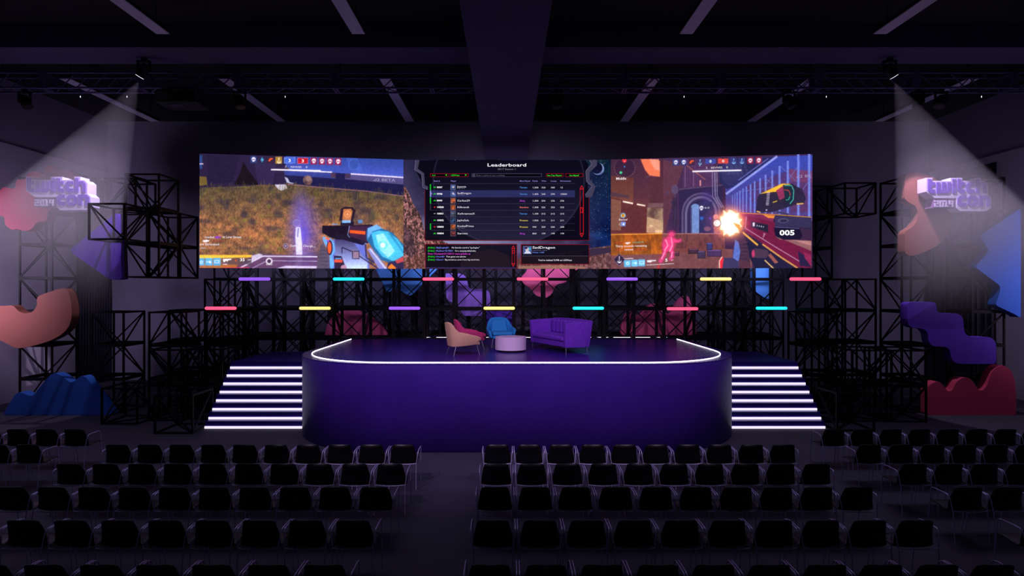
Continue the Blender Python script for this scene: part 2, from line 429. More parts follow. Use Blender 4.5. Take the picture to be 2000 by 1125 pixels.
# ------------------------------------------------------------------ glowing tubes on the lattice wall
tubes = [(497, 545, 'purple'), (681, 545, 'cyan'), (856, 545, 'red'), (1040, 545, 'red'), (1215, 545, 'purple'), (1398, 545, 'yellow'), (1573, 545, 'red'),
         (431, 602, 'red'), (615, 602, 'yellow'), (790, 602, 'purple'), (975, 602, 'yellow'), (1149, 602, 'cyan'), (1333, 603, 'red'), (1507, 602, 'cyan')]
ctext = {'purple': 'purple', 'cyan': 'cyan', 'red': 'coral red', 'yellow': 'amber yellow'}
rowt = {545: ['leftmost', 'second from left', 'third from left', 'fourth from left', 'fifth from left', 'sixth from left', 'rightmost']}
cnt = {}
for px, py, c in tubes:
    row = 'upper' if py < 580 else 'lower'; j = cnt.get(row, 0); cnt[row] = j+1
    YT_ = 17.18 if px < 500 else (16.96 if px > 1560 else 18.17)
    p = at(px, py, YT_); w = 0.46*YT_/18.17
    r = empty('light_tube', (p.x, YT_, p.z)); tag(r, 'glowing %s light tube in the %s row, %s' % (ctext[c], row, rowt[545][j]), 'light tube', 'glowing tubes under the screens')
    pts = [(-w-0.045, 0, 0), (-w-0.035, 0, 0), (-w-0.015, 0, 0), (-w, 0, 0), (w, 0, 0), (w+0.015, 0, 0), (w+0.035, 0, 0), (w+0.045, 0, 0)]
    MB().tube(pts, [0.012, 0.032, 0.046, 0.05, 0.05, 0.046, 0.032, 0.012], 14).build('glowing_tube', M['led_'+c], r, rz=0)
    for q in (-w*0.7, w*0.7): MB().box((q-0.02, 0.04, -0.02), (q+0.02, 0.1, 0.02)).build('mounting_clip', M['fixture'], r)

# ------------------------------------------------------------------ decorative shapes
fl = [(0, 372), (8, 366), (28, 368), (33, 352), (48, 350), (57, 337), (75, 335), (85, 340), (88, 327), (103, 323), (112, 333), (130, 331), (143, 342), (140, 356), (128, 366), (140, 380), (136, 398), (112, 404), (95, 412), (90, 430), (74, 433), (62, 446), (48, 451), (34, 447), (22, 448), (10, 438), (8, 424), (-4, 420), (-12, 408), (-2, 398), (-10, 386)]
px_shape('cloud_panel', M['p_red'], fl, 15.9, 0.295, 0, 'red scalloped cloud shape behind the left sign', 'wall shape', smooth=True)
px_shape('triangle_panel', M['p_purple'], [(133, 489), (232, 412), (238, 545), (216, 547)], 15.91, 0.285, [0.18, 0.2, 0.05, 0.12], 'purple rounded triangle hanging right of the left tower', 'wall shape')
px_shape('arch_panel', M['p_orange'], [(-14, 603), (14, 597), (26, 598), (37, 608), (50, 612), (64, 608), (72, 596), (72, 584), (80, 576), (118, 564), (130, 566), (136, 578), (140, 605), (138, 628), (128, 646), (105, 662), (70, 674), (35, 680), (15, 672), (-6, 660), (-20, 640)], 15.91, 0.285, 0.08, 'orange curved arc shape on the left tower', 'wall shape', smooth=True)
px_shape('mountain_panel', M['p_blue'], [(4, 811), (34, 762), (62, 775), (105, 722), (140, 749), (163, 729), (222, 811)], 15.9, 0.28, [0.14, 0.3, 0.12, 0.35, 0.1, 0.3, 0.14], 'blue three-peaked mountain shape standing on the floor at left', 'wall shape')
px_shape('half_ring_panel', M['p_orange'], [(1767, 345), (1775, 337), (1792, 337), (1822, 345), (1850, 365), (1861, 395), (1861, 430), (1850, 462), (1825, 484), (1790, 498), (1775, 500), (1767, 493), (1767, 455), (1772, 449), (1784, 442), (1792, 430), (1794, 416), (1788, 402), (1774, 395), (1767, 388)], 15.91, 0.285, 0.06, 'orange half ring shape behind the right sign', 'wall shape')
px_shape('zigzag_panel', M['p_blue'], [(1994, 406), (1994, 622), (1984, 615), (1944, 596), (1954, 568), (1953, 558), (1905, 522), (1932, 489), (1913, 461)], 15.91, 0.285, [0.12, 0.15, 0.1, 0.08, 0.06, 0.06, 0.1, 0.08, 0.1], 'blue jagged shape at the far right edge', 'wall shape')
px_shape('step_panel', M['p_purple'], [(1772, 590), (1829, 590), (1830, 612), (1881, 612), (1884, 658), (1946, 658), (1946, 711), (1860, 711), (1855, 677), (1815, 677), (1812, 642), (1772, 640)], 15.91, 0.285, [0.12, 0.12, 0.2, 0.25, 0.25, 0.3, 0.12, 0.25, 0.22, 0.22, 0.25, 0.25], 'purple stepped wavy shape above the red humps on the right', 'wall shape')
hp = [(1812, 811), (1812, 760), (1815, 752), (1828, 745), (1836, 746), (1845, 757), (1852, 765), (1860, 762), (1868, 746), (1880, 737), (1893, 738), (1903, 748), (1910, 762), (1920, 763), (1928, 752), (1936, 728), (1946, 717), (1960, 713), (1974, 722), (1982, 742), (1985, 770), (1985, 811)]
px_shape('hump_panel', M['p_red'], hp, 15.9, 0.28, 0.07, 'dark red three-humped shape standing on the floor at right', 'wall shape')
# shapes behind the lattice wall
YS = 19.42
px_shape('peak_panel', M['p_lblue'], [(716, 490), (889, 490), (802, 579), (773, 562), (757, 572)], YS, 0.2, [0.02, 0.02, 0.12, 0.05, 0.12], 'light blue pointed shape hanging behind the lattice below the left screen', 'wall shape')
px_shape('wave_panel', M['p_lav'], [(870, 534), (909, 534), (915, 564), (957, 564), (958, 600), (945, 617), (905, 617), (893, 592), (872, 588)], YS, 0.2, [0.05, 0.3, 0.12, 0.3, 0.2, 0.3, 0.1, 0.2, 0.35], 'lavender stepped shape behind the lattice above the armchairs', 'wall shape')
px_shape('blossom_panel', M['p_pink'], [(1030, 490), (1132, 490), (1132, 525), (1116, 532), (1108, 552), (1085, 555), (1078, 575), (1066, 583), (1045, 577), (1036, 562), (1022, 555), (1017, 540), (1030, 530)], YS, 0.2, 0.2, 'pink scalloped blossom shape behind the lattice under the centre screen', 'wall shape')
px_shape('dome_panel', M['p_pink'], [(633, 655.7), (634, 655), (640, 628), (660, 608), (690, 603), (725, 618), (748, 640), (755, 650), (756, 655.7)], YS, 0.2, 0.25, 'pink dome shape behind the lattice at the left back of the stage', 'wall shape')
px_shape('hills_panel', M['p_pink'], [(1213, 655.7), (1213, 640), (1222, 612), (1236, 606), (1246, 618), (1256, 606), (1275, 590), (1292, 602), (1306, 615), (1314, 608), (1322, 588), (1340, 575), (1356, 590), (1360, 640), (1360, 655.7)], YS, 0.2, 0.15, 'pink three-humped shape behind the lattice at the right back of the stage', 'wall shape')
px_shape('wedge_panel', M['p_lblue'], [(1470, 490), (1505, 490), (1505, 584), (1494, 582), (1470, 566)], YS, 0.2, 0.05, 'light blue wedge shape behind the lattice below the right screen', 'wall shape')
px_shape('arrow_panel', M['p_purple'], [(950, 608), (1006, 608), (1006, 655.7), (950, 655.7)], YS, 0.2, 0.1, 'purple shape behind the lattice directly behind the blue armchair', 'wall shape')

# ------------------------------------------------------------------ signs
def letters():
    A = []
    A.append([(148,200),(232,200),(232,270),(303,270),(303,345),(232,345),(232,430),(303,430),(303,515),(210,515),(148,455)])
    A.append([(338,270),(415,270),(415,430),(455,430),(455,270),(535,270),(535,430),(575,430),(575,270),(652,270),(652,455),(592,515),(338,515)])
    A.append([(685,200),(765,200),(765,240),(685,240)]); A.append([(685,270),(765,270),(765,515),(685,515)])
    A.append([(800,200),(883,200),(883,270),(955,270),(955,345),(883,345),(883,430),(955,430),(955,515),(862,515),(800,455)])
    A.append([(1050,270),(1168,270),(1168,345),(1068,345),(1068,430),(1168,430),(1168,515),(1045,515),(990,455),(990,325)])
    A.append([(1207,200),(1283,200),(1283,270),(1385,270),(1440,325),(1440,515),(1362,515),(1362,350),(1283,350),(1283,515),(1207,515)])
    A.append([(855,565),(988,565),(988,645),(885,645),(885,722),(988,722),(988,805),(862,805),(803,750),(803,620)])
    A.append([(1075,565),(1190,565),(1247,620),(1247,750),(1190,805),(1132,805),(1132,735),(1170,735),(1170,650),(1090,650),(1090,735),(1130,735),(1130,805),(1075,805),(1018,750),(1018,620)])
    A.append([(1272,565),(1460,565),(1518,620),(1518,805),(1433,805),(1433,650),(1360,650),(1360,805),(1272,805)])
    return A
def digits():
    t = 30; R = []
    def rc(x0, y0, x1, y1): R.append([(x0, y0), (x1, y0), (x1, y1), (x0, y1)])
    x = 305; w = 92                                # 2
    rc(x, 668, x+w, 668+t); rc(x+w-t, 698, x+w, 724); rc(x, 724, x+w, 724+t); rc(x, 754, x+t, 780); rc(x, 780, x+w, 810)
    x = 420                                        # 0
    rc(x, 668, x+w, 698); rc(x, 698, x+t, 780); rc(x+w-t, 698, x+w, 780); rc(x, 780, x+w, 810)
    x = 530                                        # 1
    rc(x, 668, x+44, 694); rc(x+20, 694, x+50, 784); rc(x-2, 784, x+72, 810)
    x = 625                                        # 9
    rc(x, 668, x+w, 698); rc(x, 698, x+t, 726); rc(x+w-t, 698, x+w, 726); rc(x, 726, x+w, 754); rc(x+w-t, 754, x+w, 810)
    return R
BACK = [(118,172),(262,172),(262,238),(655,238),(655,172),(920,172),(920,240),(1175,240),(1175,172),(1320,172),(1320,238),(1400,240),(1475,310),(1475,540),(1545,610),(1545,830),(1440,908),(860,908),(785,835),(785,625),(310,620),(118,480)]
def sign(dx, dy, label):
    Y = 15.5; r0 = at(110+dx, 412+dy, Y); r = empty('event_sign', (r0.x, Y, r0.z)); tag(r, label, 'sign', 'event signs')
    def mp(P): return [(at(40+x/11.25+dx, 330+y/11.25+dy, Y).x-r0.x, at(0, 330+y/11.25+dy, Y).z-r0.z) for x, y in P]
    bevel(prism_xz(MB(), mp(BACK), 0, 0.34).build('backing_board', M['sign_white'], r), 0.008)
    mb = MB()
    for A in letters(): prism_xz(mb, mp(A), -0.02, -0.0005)
    mb.build('lettering', M['sign_purple'], r)['label'] = 'purple letters reading twitch con'
    prism_xz(MB(), mp([(292,640),(784,640),(784,822),(292,822)]), 0.02, 0.34).build('date_plate', M['sign_plate'], r)
    mb = MB()
    for A in digits(): prism_xz(mb, mp(A), 0.0, 0.0195)
    mb.build('date_digits', M['sign_white'], r)['label'] = 'pale digits reading 2019'
sign(0, 0, 'twitch con 2019 sign on the left, in front of the red cloud')
sign(1758.5, 2, 'twitch con 2019 sign on the right, over the orange half ring')

# ------------------------------------------------------------------ screens
class Screen:
    def __init__(s, ax, ay, bx, by, z0, z1, label, W=620, H=340):
        s.a = Vector((ax, ay)); s.b = Vector((bx, by)); s.w = (s.b-s.a).length; s.h = z1-z0; s.z0 = z0
        s.ang = math.atan2(by-ay, bx-ax); s.W = W; s.H = H
        s.root = empty('led_screen', (ax, ay, z0), s.ang); tag(s.root, label, 'screen')
        s.c = np.zeros((H, W, 3)); s.mb = MB(); s.mats = []; s.tex = 0.2; s.glow = True
        yy, xx = np.mgrid[0:H, 0:W]; s.xx = xx; s.yy = yy
    def loc(s, px, py):
        k = (px-CX)/F; d = s.b-s.a
        # a + t d = (kY, Y)
        t = (k*s.a.y-s.a.x)/(d.x-k*d.y); Y = s.a.y+t*d.y
        return t*s.w, CH-(py-CY)*Y/F-s.z0
    def cp(s, x, y):                             # crop coordinates -> canvas pixel
        u, v = s.loc(s.ox+x/s.sc, s.oy+y/s.sc)
        return u/s.w*s.W, (1-v/s.h)*s.H
    def lc(s, x, y): return s.loc(s.ox+x/s.sc, s.oy+y/s.sc)
    def mask(s, pts):
        P = [s.cp(*p) for p in pts]; x0 = max(0, int(min(p[0] for p in P))-1); x1 = min(s.W, int(max(p[0] for p in P))+2)
        y0 = max(0, int(min(p[1] for p in P))-1); y1 = min(s.H, int(max(p[1] for p in P))+2)
        m = np.zeros((s.H, s.W))
        if x1 <= x0 or y1 <= y0: return m
        acc = np.zeros((y1-y0, x1-x0))
        for ox in (0.25, 0.75):
            for oy in (0.25, 0.75):
                X = s.xx[y0:y1, x0:x1]+ox; Y = s.yy[y0:y1, x0:x1]+oy; ins = np.zeros(X.shape, bool)
                for i in range(len(P)):
                    (xa, ya), (xb, yb) = P[i-1], P[i]
                    if ya == yb: continue
                    c = ((ya > Y) != (yb > Y)) & (X < (xb-xa)*(Y-ya)/(yb-ya)+xa); ins ^= c
                acc += ins*0.25
        m[y0:y1, x0:x1] = acc; return m
    def comp(s, m, col, a=1.0):
        col = np.array(col, float)
        s.c = s.c*(1-m[..., None]*a)+(col if col.ndim > 1 else col[None, None, :])*m[..., None]*a
    def poly(s, pts, col, a=1.0): s.comp(s.mask(pts), col, a)
    def rect(s, x0, y0, x1, y1, col, a=1.0): s.poly([(x0, y0), (x1, y0), (x1, y1), (x0, y1)], col, a)
    def frame(s, x0, y0, x1, y1, col, t=5, a=1.0):
        s.rect(x0, y0, x1, y0+t, col, a); s.rect(x0, y1-t, x1, y1, col, a); s.rect(x0, y0, x0+t, y1, col, a); s.rect(x1-t, y0, x1, y1, col, a)
    def line(s, pts, col, t=6, a=1.0):
        for p, q in zip(pts[:-1], pts[1:]):
            d = math.hypot(q[0]-p[0], q[1]-p[1]) or 1; nx, ny = -(q[1]-p[1])/d*t/2, (q[0]-p[0])/d*t/2
            s.poly([(p[0]+nx, p[1]+ny), (q[0]+nx, q[1]+ny), (q[0]-nx, q[1]-ny), (p[0]-nx, p[1]-ny)], col, a)
    def disc(s, x, y, r, col, a=1.0, ry=None, soft=0.0):
        cx, cy = s.cp(x, y); rx = abs(s.cp(x+r, y)[0]-cx); ryy = abs(s.cp(x, y+(ry or r))[1]-cy)
        d = np.sqrt(((s.xx-cx)/max(rx, .3))**2+((s.yy-cy)/max(ryy, .3))**2)
        m = np.clip((1-d)/soft, 0, 1) if soft else np.clip((1.0-d)*max(rx, 1)+0.5, 0, 1)
        s.comp(m, col, a)
    def grad(s, pts, c0, c1, horiz=False, a=1.0):
        m = s.mask(pts); P = [s.cp(*p) for p in pts]; i = 0 if horiz else 1
        lo = min(p[i] for p in P); hi = max(p[i] for p in P); t = np.clip(((s.xx if horiz else s.yy)-lo)/max(1, hi-lo), 0, 1)[..., None]
        s.comp(m, np.array(c0)*(1-t)+np.array(c1)*t, a)
    def noise(s, sx, sy, seed):
        r = np.random.default_rng(seed); g = r.random((int(s.H/sy)+3, int(s.W/sx)+3))
        y = s.yy/sy; x = s.xx/sx; y0 = y.astype(int); x0 = x.astype(int); fy = y-y0; fx = x-x0
        fx = fx*fx*(3-2*fx); fy = fy*fy*(3-2*fy)
        return (g[y0, x0]*(1-fx)+g[y0, x0+1]*fx)*(1-fy)+(g[y0+1, x0]*(1-fx)+g[y0+1, x0+1]*fx)*fy
    def text(s, body, x, y, size, col, xs=1.0, align='LEFT', bold=0.0, rot=0.0):   # baseline at (x, y), size = cap height in crop px
        cu = bpy.data.curves.new('glyphs', 'FONT'); cu.body = body; cu.align_x = align
        cu.size = 1.0; cu.offset = bold; cu.resolution_u = 2
        ob = bpy.data.objects.new('glyphs', cu)
        me = bpy.data.meshes.new_from_object(ob)
        u0, v0 = s.lc(x, y); u1, v1 = s.lc(x, y-size); k = (v1-v0)/0.70
        m = emat(*col)
        if m not in s.mats: s.mats.append(m)
        mi = s.mats.index(m); ca, sa = math.cos(rot), math.sin(rot)
        vs = [(u0+(v.co.x*xs*ca-v.co.y*sa)*k, -0.006, v0+(v.co.x*xs*sa+v.co.y*ca)*k) for v in me.vertices]
        s.mb.add(vs, [tuple(p.vertices) for p in me.polygons], mi)
        bpy.data.meshes.remove(me); bpy.data.objects.remove(ob); bpy.data.curves.remove(cu)
    def flush(s, name):
        if s.mb.v: s.mb.build(name, s.mats, s.root)
        s.mb = MB(); s.mats = []
    def finish(s):
        W, H = s.W, s.H; fine = s.noise(2.2, 2.2, 90)*0.5+s.noise(7, 5, 91)*0.5
        if s.glow:
            def blur(a, r):
                for ax in (0, 1):
                    p = np.concatenate([np.repeat(a.take([0], ax), r+1, ax), a, np.repeat(a.take([-1], ax), r, ax)], ax)
                    q = np.cumsum(p, ax); n_ = a.shape[ax]
                    a = (q.take(range(2*r+1, 2*r+1+n_), ax)-q.take(range(0, n_), ax))/(2*r+1)
                return a
            s.c = s.c*0.35+blur(s.c, 1)*0.65
            br = np.clip(s.c-150, 0, 255)
            s.c = s.c+blur(blur(br, 5), 5)*0.45+blur(blur(br, 16), 16)*0.35
            s.c = s.c*0.93+np.array([116, 84, 160])*0.07  # violet haze veil, like the bloom above, painted into the picture colours
        if s.tex: s.c = s.c*(1+s.tex*(fine[..., None]-0.5))
        c = np.clip(s.c, 0, 255)/255.0
        l = np.where(c <= 0.04045, c/12.92, ((c+0.055)/1.055)**2.4)
        u = np.arange(W)/(W-1)*s.w; v = (1-np.arange(H)/(H-1))*s.h
        co = np.zeros((H, W, 3)); co[..., 0] = u[None, :]; co[..., 2] = v[:, None]
        me = bpy.data.meshes.new('picture'); me.vertices.add(W*H); me.vertices.foreach_set('co', co.ravel())
        idx = np.arange(W*H).reshape(H, W); q = np.stack([idx[1:, :-1], idx[1:, 1:], idx[:-1, 1:], idx[:-1, :-1]], -1).reshape(-1, 4)
        me.loops.add(q.size); me.loops.foreach_set('vertex_index', q.ravel().astype(np.int32))
        me.polygons.add(len(q)); me.polygons.foreach_set('loop_start', np.arange(0, q.size, 4, dtype=np.int32))
        me.update(calc_edges=True)
        at_ = me.color_attributes.new('display', 'FLOAT_COLOR', 'POINT')
        ca = np.ones((H*W, 4), np.float32); ca[:, :3] = l.reshape(-1, 3); at_.data.foreach_set('color', ca.ravel())
        m = bpy.data.materials.new('screen_picture'); m.use_nodes = True; n = m.node_tree.nodes; n.clear()
        a = n.new('ShaderNodeVertexColor'); a.layer_name = 'display'
        e = n.new('ShaderNodeEmission'); e.inputs['Strength'].default_value = 1.0; o = n.new('ShaderNodeOutputMaterial')
        m.node_tree.links.new(a.outputs['Color'], e.inputs['Color']); m.node_tree.links.new(e.outputs[0], o.inputs[0])
        try: m.cycles.emission_sampling = 'NONE'
        except Exception: pass
        me.materials.append(m)
        ob = bpy.data.objects.new('picture', me); COL.objects.link(ob); ob.parent = s.root; ob.location = (0, -0.003, 0)
        MB().box((0.0, 0.0, 0.0), (s.w, 0.1, s.h)).build('housing', M['fixture'], s.root)
        if s.mb.v: s.mb.build('lettering', s.mats, s.root)
#SCREENART
exec_art = True

# ---- left screen: first-person view over a dry field
L = Screen(-9.44, 17.3, -3.325, 18.1, 4.21, 7.72, 'left LED screen showing a dry grass field with a blue cylinder gun')
L.ox, L.oy, L.sc = 380, 290, 4.5
L.c[:] = (120, 92, 60)
n1 = L.noise(3, 5, 1); n2 = L.noise(14, 9, 2); n3 = L.noise(45, 30, 3); n4 = L.noise(1.2, 3, 4)
v = n1*0.35+n2*0.3+n4*0.35
base = np.stack([50+176*v+44*n3, 36+122*v+24*n3, 34+58*v+12*n3], -1)
t = np.clip((L.yy/L.H-0.3)/0.35, 0, 1)[..., None]
green = np.stack([44+100*v, 38+72*v, 34+38*v], -1)
L.c = green*(1-t)+base*t
dk = np.clip((L.noise(26, 20, 8)-0.62)*4, 0, 1)[..., None]*0.6
L.c = L.c*(1-dk)+np.array([48, 42, 62])*dk
gy = np.clip((L.noise(18, 12, 9)-0.66)*5, 0, 1)[..., None]*0.22
L.c = L.c*(1-gy)+np.array([150, 150, 50])*gy
L.poly([(30, 20), (820, 60), (800, 330), (620, 315), (500, 330), (45, 345)], (40, 30, 62))       # dark rocks
L.poly([(110, 60), (400, 60), (330, 300), (120, 310)], (34, 26, 54)); L.poly([(430, 120), (480, 200), (570, 320), (350, 320), (400, 220)], (22, 16, 22))
L.poly([(520, 90), (720, 110), (690, 320), (560, 320)], (52, 40, 78), 0.8)
L.poly([(44, 245), (105, 250), (115, 320), (44, 330)], (120, 96, 44)); L.rect(44, 60, 70, 180, (44, 70, 130)); L.rect(44, 132, 78, 142, (230, 200, 220))
L.grad([(800, 60), (1840, 60), (1840, 270), (1240, 215), (845, 190), (800, 150)], (42, 70, 150), (78, 98, 190))
L.poly([(1330, 60), (1420, 60), (1480, 200), (1360, 190)], (88, 130, 214), 0.35); L.disc(1400, 140, 40, (50, 80, 150), 0.6)
L.poly([(790, 190), (1240, 215), (1835, 255), (1835, 420), (1020, 330), (800, 300)], (28, 26, 70))
L.poly([(790, 195), (1235, 220), (1235, 265), (790, 235)], (52, 66, 150)); L.poly([(1325, 220), (1835, 262), (1835, 318), (1320, 270)], (86, 78, 132))
L.poly([(1195, 215), (1240, 218), (1240, 262), (1195, 255)], (80, 56, 80)); L.poly([(1325, 222), (1370, 222), (1370, 262), (1325, 262)], (70, 50, 74))
L.line([(672, 187), (1110, 198)], (250, 244, 255), 13); L.line([(840, 192), (1208, 210)], (246, 240, 252), 11); L.line([(1372, 224), (1835, 256)], (238, 226, 244), 12)
L.line([(820, 316), (1130, 345), (1500, 375), (1835, 420)], (150, 104, 110), 9)
L.disc(993, 278, 42, (120, 84, 88), 1); L.disc(1000, 265, 24, (160, 130, 120), 0.8); L.disc(975, 300, 16, (70, 50, 60), 0.8)
L.poly([(705, 318), (800, 316), (818, 350), (765, 372), (735, 360)], (206, 202, 216)); L.poly([(790, 250), (820, 262), (835, 296), (880, 306), (850, 312), (812, 300)], (190, 188, 210))
for k in range(520):                                                                          # tufts of grass
    gx = random.uniform(45, 1830); g0 = 330+max(0, (gx-1000)*0.09); gy_ = g0+abs(random.gauss(0, 90)); hh = random.uniform(18, 56)
    cc = random.choice([(112, 110, 44), (84, 84, 40), (150, 126, 58), (60, 62, 34), (130, 96, 50)])
    L.line([(gx, gy_+10), (gx+random.uniform(-14, 14), gy_-hh)], cc, 4, 0.45)
for k in range(14): L.disc(random.uniform(380, 760), random.uniform(500, 930), random.uniform(10, 26), (140, 150, 50), 0.35, soft=0.6)
L.disc(960, 760, 190, (116, 92, 226), 0.75, ry=400, soft=0.9); L.disc(930, 560, 110, (126, 110, 230), 0.45, ry=260, soft=0.9)  # violet energy column
L.line([(1050, 430), (1015, 490), (1030, 560), (1045, 640), (1085, 680)], (96, 72, 120), 10, 0.7)
L.disc(950, 1010, 150, (150, 130, 250), 0.8, ry=120, soft=0.9)
L.poly([(890, 690), (930, 690), (945, 830), (950, 1060), (870, 1060), (895, 950), (885, 780)], (226, 224, 255), 0.9); L.line([(912, 700), (906, 780)], (70, 60, 130), 6)
L.disc(895, 655, 35, (190, 180, 220), 0.45); L.disc(895, 655, 28, (120, 96, 170), 0.5)
# deck in the foreground
L.poly([(370, 1035), (520, 930), (1080, 935), (1090, 1060), (350, 1060)], (96, 62, 110), 0.85)
L.line([(400, 1050), (600, 945), (1080, 950)], (226, 216, 240), 12); L.line([(500, 1056), (640, 985), (1080, 990)], (190, 170, 215), 6)
L.poly([(44, 935), (506, 935), (500, 955), (44, 965)], (240, 200, 60)); L.poly([(505, 940), (570, 922), (600, 935), (560, 965), (500, 990)], (200, 190, 210))
L.poly([(44, 1015), (380, 1025), (360, 1060), (44, 1060)], (180, 110, 50)); L.line([(250, 1050), (480, 1046)], (200, 60, 90), 8)
L.poly([(700, 1058), (800, 1030), (1080, 1032), (1080, 1060)], (220, 210, 235), 0.9)
L.disc(655, 988, 30, (236, 226, 236)); L.disc(655, 988, 17, (60, 40, 66))
# gun
L.poly([(1122, 678), (1350, 676), (1560, 668), (1600, 700), (1540, 760), (1520, 840), (1350, 790), (1260, 800), (1190, 780), (1122, 742)], (26, 18, 34))
L.poly([(1350, 680), (1560, 678), (1530, 830), (1360, 770)], (62, 36, 64)); L.poly([(1365, 716), (1502, 728), (1498, 756), (1362, 742)], (250, 96, 34))
L.line([(1362, 680), (1345, 760), (1370, 790), (1520, 838)], (130, 160, 210), 6)
L.poly([(1285, 640), (1400, 640), (1400, 676), (1280, 676)], (30, 24, 40)); L.poly([(1295, 630), (1372, 630), (1372, 654), (1295, 654)], (140, 190, 240)); L.poly([(1435, 628), (1475, 626), (1476, 656), (1440, 658)], (92, 150, 200)); L.rect(1210, 662, 1260, 670, (110, 160, 220))
L.poly([(1270, 640), (1285, 535), (1320, 512), (1390, 516), (1414, 545), (1392, 640), (1372, 640), (1388, 550), (1370, 530), (1310, 532), (1298, 632)], (36, 26, 40)); L.poly([(1298, 622), (1308, 534), (1375, 530), (1388, 552), (1372, 632)], (196, 128, 70)); L.disc(1342, 576, 32, (232, 170, 110), 0.7); L.disc(1342, 576, 20, (190, 120, 64), 0.7); L.disc(1342, 576, 9, (240, 190, 130))
L.poly([(1215, 800), (1360, 790), (1500, 830), (1540, 1060), (1210, 1060)], (112, 126, 206)); L.grad([(1230, 800), (1380, 800), (1520, 1000), (1520, 1060), (1240, 1060)], (70, 66, 120), (206, 222, 255)); L.poly([(1240, 740), (1500, 830), (1480, 850), (1300, 800), (1240, 800)], (30, 22, 44))
L.line([(1295, 920), (1295, 868), (1400, 912), (1500, 980), (1620, 1060)], (44, 40, 76), 9); L.poly([(1380, 890), (1450, 910), (1450, 980), (1385, 955)], (160, 130, 150)); L.frame(1385, 900, 1448, 970, (40, 36, 60), 6)
L.poly([(1125, 775), (1195, 785), (1230, 830), (1235, 900), (1210, 945), (1225, 1010), (1215, 1060), (1170, 1060), (1190, 960), (1165, 880), (1130, 810)], (110, 180, 235)); L.disc(1186, 870, 26, (40, 26, 50), 1, ry=66); L.disc(1184, 870, 17, (250, 104, 40), 1, ry=52); L.disc(1170, 812, 10, (150, 80, 220)); L.poly([(1150, 780), (1195, 790), (1180, 805), (1150, 795)], (250, 110, 50))
L.poly([(1100, 880), (1130, 820), (1150, 870), (1185, 950), (1190, 1060), (1070, 1060), (1090, 960)], (96, 84, 104)); [L.line([(1095+i*3, 900+i*30), (1175+i, 890+i*34)], (60, 52, 74), 4) for i in range(5)]
L.poly([(1225, 940), (1290, 945), (1320, 1020), (1330, 1060), (1230, 1060)], (44, 34, 56)); L.rect(1228, 975, 1300, 1000, (240, 90, 50)); L.rect(1235, 962, 1290, 972, (80, 180, 235)); L.disc(1310, 1048, 28, (180, 140, 160))
L.poly([(1510, 720), (1560, 690), (1640, 700), (1740, 740), (1840, 850), (1840, 960), (1740, 1010), (1640, 980), (1560, 870), (1510, 800)], (38, 110, 160)); L.poly([(1550, 740), (1620, 720), (1700, 730), (1790, 800), (1840, 880), (1840, 950), (1745, 990), (1650, 950), (1580, 860)], (78, 190, 218)); L.poly([(1590, 760), (1660, 745), (1760, 900), (1700, 960), (1630, 890)], (190, 226, 232), 0.8); L.disc(1652, 848, 42, (120, 206, 224)); L.disc(1652, 848, 22, (232, 240, 244)); L.poly([(1700, 740), (1740, 760), (1835, 900), (1835, 930)], (40, 140, 180), 0.7)
L.poly([(1520, 700), (1600, 668), (1650, 700), (1560, 730), (1520, 800)], (120, 180, 230)); L.poly([(1520, 890), (1550, 870), (1700, 1060), (1620, 1060)], (150, 150, 200)); L.line([(1540, 880), (1680, 1055)], (226, 226, 248), 10); L.line([(1500, 840), (1510, 960), (1580, 1000)], (60, 56, 90), 14)
L.poly([(1700, 1000), (1760, 985), (1840, 940), (1840, 1060), (1690, 1060)], (46, 40, 74)); L.poly([(1760, 985), (1840, 945), (1840, 990), (1780, 1010)], (196, 74, 76)); L.poly([(1700, 1040), (1730, 1010), (1770, 1050), (1760, 1060), (1700, 1060)], (240, 140, 40))
# score icons
for i, (x0, cc) in enumerate([(490, (40, 56, 120)), (565, (44, 36, 70)), (640, (50, 34, 56)), (712, (176, 140, 48)), (1018, (150, 30, 70)), (1090, (150, 30, 70)), (1160, (150, 30, 70)), (1232, (150, 30, 70))]):
    w = 58; y0 = 68+(x0-490)*0.024; L.rect(x0, y0, x0+w, y0+62, cc, 0.92)
    cx, cy = x0+w/2, y0+26
    if i in (0, 4, 5, 6, 7):
        L.disc(cx, cy, 18, (244, 236, 246)); L.rect(cx-9, cy+10, cx+9, cy+24, (244, 236, 246)); L.disc(cx-7, cy+3, 5, cc); L.disc(cx+7, cy+3, 5, cc)
    elif i == 1: L.disc(cx, cy+4, 13, (80, 180, 220)); L.rect(cx-3, cy-18, cx+3, cy+28, (80, 180, 220))
    elif i == 2: L.poly([(cx-20, cy+10), (cx-8, cy-10), (cx+20, cy-12), (cx+18, cy), (cx+4, cy+2), (cx-4, cy+18), (cx-18, cy+18)], (246, 92, 40))
    else: L.rect(cx-3, cy-16, cx+3, cy+20, (250, 240, 200)); L.disc(cx, cy+16, 18, (250, 240, 200)); L.disc(cx, cy+8, 14, cc); L.rect(cx-2.5, cy-14, cx+3, cy+20, (250, 240, 200)); L.disc(cx, cy-12, 6, (250, 240, 200))
L.rect(788, 80, 884, 132, (70, 110, 200)); L.frame(788, 80, 884, 132, (150, 180, 240), 4); L.rect(905, 84, 998, 135, (190, 24, 40)); L.frame(905, 84, 998, 135, (240, 120, 130), 4)
L.text('3', 836, 118, 26, (255, 255, 255), 1.3, 'CENTER', 0.02); L.text('3', 952, 122, 26, (255, 255, 255), 1.3, 'CENTER', 0.02)
L.text('3', 802, 168, 17, (236, 226, 240), 1.2, 'CENTER'); L.text('REVIVES', 893, 171, 16, (236, 226, 240), 1.15, 'CENTER'); L.text('0', 985, 172, 17, (236, 226, 240), 1.2, 'CENTER')
